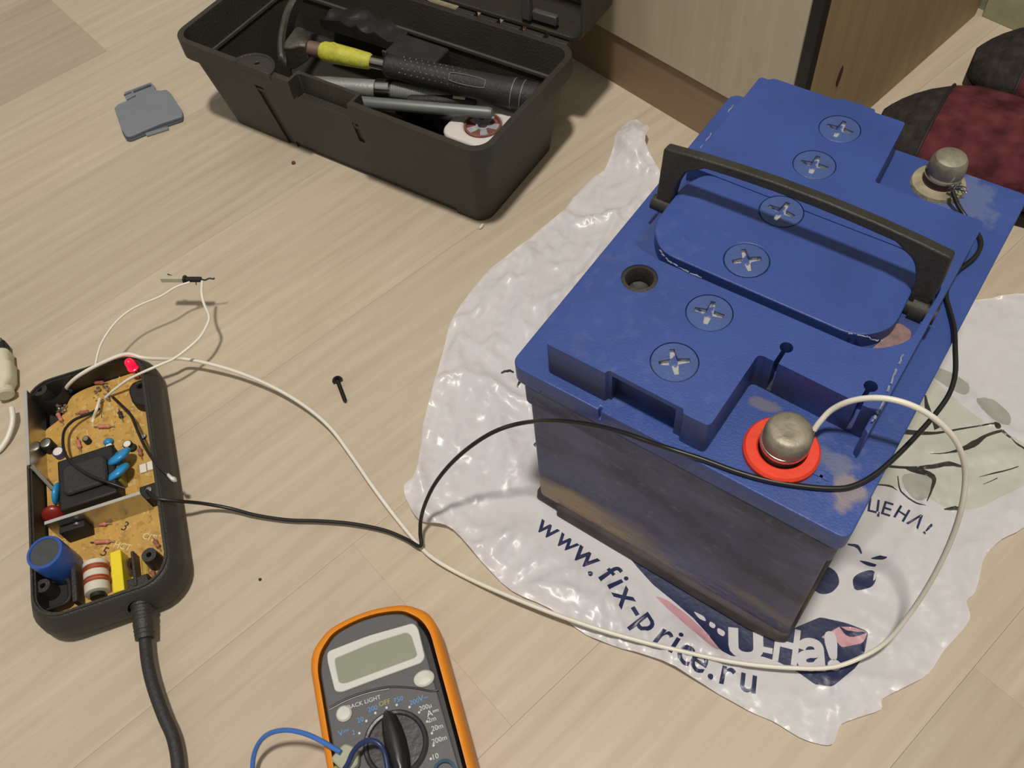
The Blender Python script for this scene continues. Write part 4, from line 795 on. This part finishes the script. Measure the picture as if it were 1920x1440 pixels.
obj('front_panel', G().prism(rpoly(pan, .8, 2), 30, 35), M_mb, mm, bevel=.9)
lcdo = loc([(613, 1222), (690, 1192), (775, 1168), (784, 1178), (797, 1232), (790, 1243), (715, 1270), (640, 1298), (628, 1296), (614, 1240)], 36)
lcdi = loc([(628, 1235), (695, 1207), (762, 1186), (771, 1192), (782, 1228), (778, 1233), (710, 1258), (648, 1281), (636, 1280), (629, 1245)], 36)
bz = obj('screen_bezel', G().prism(rpoly(lcdo, 3), 33, 36.4), mat('white_bezel', (206, 206, 200), .3, var=.02), mm, bevel=.5, cuts=[G().prism(rpoly(lcdi, 2.4), 35.2, 40)])
obj('screen', G().prism(rpoly(lcdi, 2.4), 35.0, 35.6), mat('grey_green_lcd', (142, 146, 128), .25, var=.03), mm)
for u, v, r_ in ((795, 1272, 5.2), (645, 1338, 4.2)):
    p = ML(u, v, 36); g = G().lathe([(r_, 34.5), (r_, 36.2), (r_*.8, 37), (.1, 37.2)], (0, 0, 0), n=28)
    if r_ > 5: g.v = [(x*.85, y*1.08, z) for x, y, z in g.v]
    obj('button', g, mat('pale_button', (200, 202, 190), .4), mm, loc=(p.x, p.y, 0))
ap = [ML(u, v, 35.3) for u, v in ((618, 1327), (650, 1310), (690, 1296), (730, 1288), (775, 1290), (808, 1296), (822, 1293))]
obj('panel_ridge', G().tube(crom(ap, 4), .55, 6), M_mk, mm); obj('panel_edge', G().tube([p+Vector((1.0, 0, .1)) for p in crom(ap[:4], 4)], .3, 5), mat('ridge_highlight_edge', (140, 140, 138), .4), mm)
dc = ML(742, 1394, 37)
dial = obj('dial', G().lathe([(17, 34.5), (17, 37.5), (16.2, 38.3), (15, 38.0), (14.2, 37), (.1, 37)], (dc.x, dc.y, 0), n=56), mat('dark_dial', (50, 50, 52), .35, var=.05, bump=.2), mm, label='round rotary selector dial')
d1 = ML(727, 1336, 40); d2 = ML(757, 1452, 40); ax = (d2-d1); ax.z = 0; ax.normalize(); sx = Vector((-ax.y, ax.x, 0))
kn = []
for t, wd in ((-15.8, .8), (-13, 2.2), (-7, 3.4), (0, 3.9), (7, 3.6), (13, 2.6), (15.8, 1.2)):
    c = Vector((dc.x, dc.y, 0))+ax*t; kn.append([tuple(c+sx*a+Vector((0, 0, z))) for a, z in ((-wd-2.2, 36.5), (-wd, 43), (-wd*.5, 44), (wd*.5, 44), (wd, 43), (wd+2.2, 36.5))])
obj('dial_grip', G().loft(kn), mat('dial_grip_black', (34, 34, 36), .3), dial, smooth=50)
M_mw = mat('print_white', (205, 205, 200), .5); M_mbl = mat('print_blue', (90, 146, 210), .5); M_my = mat('print_yellow', (168, 164, 80), .5)
def mtext(t, u, v, s, m, rot=None):
    p = ML(u, v, 35); r_ = math.degrees(math.atan2(-RIGHT.x*math.sin(math.radians(MF.a))*0+1, 0)) if rot is None else rot
    return text_mesh('dial_marking', t, s, m, mm, (p.x, p.y, 35.15), r_, .06)
BR = 90
mtext('BACK LIGHT', 683, 1317, 3.2, M_mw, BR)
for t, u, v, s, m in (('200', 699, 1329, 3.6, M_mbl), ('OFF', 721, 1318, 3.6, M_my), ('750', 747, 1312, 3.6, M_mbl), ('200', 777, 1316, 3.6, M_mbl), ('V~', 794, 1309, 4.4, M_mbl), ('200µ', 798, 1326, 3.4, M_mw), ('A⎓', 812, 1336, 4.6, M_mw), ('2m', 810, 1349, 3.6, M_mw), ('20m', 820, 1364, 3.6, M_mw), ('200m', 824, 1387, 3.6, M_mw), ('10', 816, 1419, 3.8, M_mw), ('20', 676, 1350, 3.6, M_mbl), ('V⎓', 645, 1373, 4.4, M_mbl), ('2', 663, 1374, 3.6, M_mbl)):
    mtext(t, u, v, s, m, BR)
g = G()
for u, v in ((704, 1337), (725, 1327), (744, 1322), (768, 1326), (786, 1336), (801, 1353), (810, 1375), (813, 1398), (808, 1423), (687, 1352), (674, 1375), (668, 1400)):
    p = ML(u, v, 35); g.lathe([(.65, 35), (.65, 35.25)], (p.x, p.y, 0), n=10)
o = obj('position_dots', g, M_mw, mm); o['kind'] = 'stuff'
jk = ML(834, 1447, 36); obj('probe_jack', G().lathe([(6.2, 34.5), (6.2, 36.4), (4.6, 36.8), (4.2, 34.8)], (jk.x, jk.y, 0), n=28, cap=False), mat('jack_blue_grey', (52, 84, 108), .4), mm)
# blue test wire and its clip
M_bw = mat('blue_insulation', (62, 112, 190), .35, var=.05); M_bw2 = mat('navy_insulation', (34, 52, 96), .35)
wire('blue_wire', W_((500, 1560, 4), (478, 1480, 6), (474, 1430, 12), (484, 1396, 22), (504, 1376, 32), (536, 1369, 39), (570, 1375, 42), (600, 1388, 44), (638, 1410, 45)), 1.35, M_bw, 'light blue wire arching over the floor to the left side of the multimeter')
wire('navy_wire', W_((640, 1450, 43), (652, 1432, 46), (662, 1410, 49), (676, 1395, 52), (694, 1388, 54), (712, 1396, 54), (722, 1416, 52), (728, 1450, 50)), 1.35, M_bw2, 'dark blue wire bent over the multimeter dial')
pc = P(646, 1424, 40); cl_ = thing('clear_clip', 'greenish translucent clip where the blue wires meet on the multimeter', 'clip', pc.x, pc.y, 36)
obj('clip_body', G().prism(rpoly([(-6, -4), (5, -5), (8, 2), (3, 8), (-5, 6)], 2), 0, 6), mat('pale_clip_body', (168, 172, 150), .3), cl_, bevel=1)
obj('clip_cap', G().prism(rpoly([(-2, -9), (7, -9), (6, -5), (-2, -4.6)], 1), 0, 5.5), mat('olive_clip_cap', (140, 138, 62), .4), cl_, bevel=.8)
# ------------------------------------------------------------------ left plug
pg = thing('cream_plug', 'cream plastic plug with thin cable at the left edge', 'plug', *P(16, 715, 0).xy, 0, -36)
PF = Frame(pg.location.x/S, pg.location.y/S, -36)
def pl(u, v, z): p = PF.L(u, v, z); return Vector((p.x, p.y, z))
M_cr = mat('cream_plastic', (206, 202, 176), .5, var=.04)
a1, a2, a3 = pl(16, 690, 9), pl(14, 745, 9), pl(10, 660, 9)
obj('plug_body', G().loft([[(x, y+k2, z+9) for y, z in rrect(-w_, w_, -7, 7, 4, 4)] for x, w_, k2 in ((-20, 5, .5), (-19, 6.5, .5), (-8, 7.5, 0), (-6, 9, 0), (9, 9, 0), (12, 7.5, 0), (14, 6, 0), (18, 5.6, .5), (19, 4.6, .5))]), M_cr, pg, bevel=.4, smooth=40)
obj('plug_collar', G().lathe([(4.5, 0), (6.4, .5), (6.4, 5), (5, 6)], (15, 1.5, 9), (1, .1, -.05), n=24), M_cr, pg)
obj('socket_end', G().box(-31, -20, -5, 4, 3, 13), M_pit, pg, bevel=1.5)
obj('green_insert', G().box(-33, -29, -4, 2, 6, 13.2), mat('green_plastic', (70, 96, 60), .5), pg, bevel=.6)
cpts = [PF.L(*q) for q in ((22, 765, 9), (24, 780, 9), (23, 795, 7), (17, 815, 5), (8, 832, 3.5), (-6, 848, 2.4), (-40, 870, 2.4), (-90, 900, 2.4))]
cpts = [Vector((c.x, c.y, c.z)) for c in cpts]
obj('cable', G().tube(crom(cpts, 6), 1.9, 10), M_wh, pg, smooth=60)
# ------------------------------------------------------------------ small loose things
s0, s1 = P(633, 714, 3), P(648, 754, 1.8); scr = thing('screw', 'small black screw lying on the floor left of the bag', 'screw', s0.x, s0.y, 0)
d_ = Vector((s1.x-s0.x, s1.y-s0.y, -1.6)); o_ = Vector((0, 0, 3.7)); dn = d_.normalized(); M_sc = mat('black_oxide', (30, 28, 26), .45, .4)
obj('screw_head', G().lathe([(1.2, -2.3), (3, -1.8), (3.8, -.4), (3.9, .2), (1.6, .4)], o_, dn, n=18), M_sc, scr, cuts=[G().box(-3, 3, -.4, .4, -3, -1.6)] if 0 else [])
th = []; rr = []
for i in range(37): th.append(o_+d_*(i/36)); rr.append(1.45*(1.1 if i % 2 else .9) if i < 35 else .8)
obj('screw_shank', G().tube(th, 1.4, 12, rads=rr), M_sc, scr, smooth=50)
cp = [(213, 204), (216, 198), (224, 194), (236, 190), (231, 178), (232, 170), (247, 165), (247, 162), (283, 151), (289, 158), (291, 172), (300, 168), (312, 167), (320, 175), (333, 196), (341, 208), (343, 217), (338, 224), (318, 231), (315, 239), (272, 251), (270, 246), (243, 260), (236, 259), (229, 246)]
cw = [P(u, v, 4).xy for u, v in cp]; cc_ = sum(cw, Vector((0, 0)))/len(cw)
bcv = thing('battery_cover', 'loose grey plastic battery compartment cover on the floor left of the toolbox', 'cover', cc_.x, cc_.y, 0)
M_gc = mat('blue_grey_plastic', (122, 128, 134), .5, var=.05, vscale=80, bump=.4, bscale=800); M_gd = mat('dark_blue_grey_plastic', (74, 78, 86), .55)
lc = lambda pts, z=4: [((P(u, v, z).xy-cc_).x, (P(u, v, z).xy-cc_).y) for u, v in pts]
obj('cover_plate', G().prism(rpoly(lc([(214, 203), (222, 195), (238, 189), (260, 178), (288, 168), (300, 170), (312, 168), (320, 175), (341, 207), (342, 218), (300, 232), (243, 256), (236, 255), (228, 243)]), 1.5), 1.6, 4.2), M_gc, bcv, bevel=.5)
obj('cover_rim', G().prism(rpoly(lc([(215, 206), (222, 200), (318, 178), (342, 212), (341, 222), (300, 236), (243, 260), (235, 259), (228, 247)]), 2), 0, 1.6), M_gd, bcv, bevel=.3)
obj('hinge_tab', G().prism(lc([(232, 172), (282, 153), (289, 160), (291, 170), (254, 182), (254, 176), (236, 186)]), .8, 3.4), M_gc, bcv, bevel=.4)
obj('hinge_bar', G().tube([Vector(lc([(250, 172)])[0]+(4,)), Vector(lc([(283, 159)])[0]+(4,))], 1.3, 8).tube([Vector(lc([(232, 178)])[0]+(3.4,)), Vector(lc([(246, 172)])[0]+(3.4,))], 1.0, 8), M_gd, bcv)
obj('lip_tab', G().prism(lc([(270, 246), (313, 233), (314, 238), (273, 251)]), .2, 2.0), M_gc, bcv, bevel=.3)
obj('embossed_mark', G().ball(tuple(lc([(279, 212)])[0])+(4.2,), 2.2, sz=.15, n=12), M_gc, bcv)
def crumb(u, v, r, m, label, sx=1, sy=1, z=None):
    p = P(u, v, 1); g = G().ball((0, 0, 0), r, sx, sy, .6, 9, 6); random.seed(u)
    g.v = [(x*random.uniform(.8, 1.2), y*random.uniform(.8, 1.2), z_+r*.55) for x, y, z_ in g.v]
    o = obj('crumb', g, m, None, smooth=60, loc=(p.x, p.y, 0)); tag(o, label, 'crumb')
crumb(550, 305, 1.9, mat('rusty_crumb', (110, 50, 34), .8), 'tiny rust-brown crumb on the floor in front of the toolbox')
crumb(903, 425, 2.6, mat('white_crumb', (214, 208, 196), .8), 'small white crumb at the toolbox front corner', .5, 1.1)
crumb(487, 1086, 1.0, mat('dark_crumb', (52, 44, 40), .8), 'tiny dark crumb on the floor between charger and multimeter')
# ------------------------------------------------------------------ slippers
M_sd = mat('dark_grey_felt', (54, 50, 48), .95, var=.35, vscale=120, bump=1, bscale=260, spec=.1); M_sr = mat('burgundy_velour', (84, 42, 46), .95, var=.5, vscale=70, bump=1, bscale=300, spec=.1); M_sole = mat('black_sole', (26, 22, 24), .7)
def slipper(tx, ty, ang, label, h=52, ln=250, wd=104):
    r = thing('slipper', label, 'slipper', tx, ty, 0, ang, 'pair of slippers at the right edge')
    def prof(x, k=1.0):                                   # half width along the length, toe at x = 0
        f = x/ln; return wd/2*k*max(.02, (1-(1-min(1, f*3.6))**2.2)**.5)*(1-.18*math.sin(max(0, f-.35)*math.pi)*1.0)*(max(.02, 1-max(0, (f-.86)/.14)**2.6)**.5)
    def ring(x, z0, z1, k, n=20):
        wv = prof(x, k); return [(x, math.cos(2*math.pi*i/n)*wv, z0+(z1-z0)*(.5+.5*math.sin(2*math.pi*i/n))) for i in range(n)]
    xs = [1, 4, 9, 16, 26, 40, 58, 80, 105, 130]
    def top(x): return h*min(1, .52+.48*math.sin(min(1, x/70)*math.pi/2))
    g = G().loft([ring(x, 6, top(x), 1.0) for x in xs[:7]]); g2 = G().loft([ring(x, 6, top(x)+.4, 1.005) for x in xs[5:]])
    obj('toe_cap', g, M_sd, r, smooth=70); obj('upper', g2, M_sr, r, smooth=70)
    so = [(x, prof(x, 1.0)) for x in (1, 5, 12, 24, 44, 80, 120, 160, 200, 225, 240, 248)]
    obj('sole', G().prism([(x, -y) for x, y in so]+[(x, y) for x, y in so[::-1]], 0, 12), M_sole, r, bevel=2)
    si = [(x, prof(x, .9)) for x in (126, 160, 200, 225, 240, 245)]
    obj('insole', G().prism([(x, -y) for x, y in si]+[(x, y) for x, y in si[::-1]], 12, 16), M_sr, r, bevel=1)
    g3 = G(); pth = [(x, -prof(x, .97), 22) for x in (112, 150, 190, 222, 240)]+[(247, 0, 24)]+[(x, prof(x, .97), 22) for x in (240, 222, 190, 150, 112)]
    obj('side_wall', G().tube(crom(pth, 4), 6, 8), M_sd, r, smooth=60)
    obj('toe_seam', G().tube([(41, prof(41, 1.012)*math.cos(math.radians(a)), 6+(top(41)-6)*(.5+.5*math.sin(math.radians(a)))+.6) for a in range(5, 176, 10)], 1.2, 6), M_sole, r, smooth=60)
    return r
slipper(-37, 311, 2, 'burgundy slipper with dark grey toe lying next to the battery, the nearer one')
slipper(-1, 420, 5, 'burgundy slipper with dark grey toe lying further back beside the baseboard', 52)
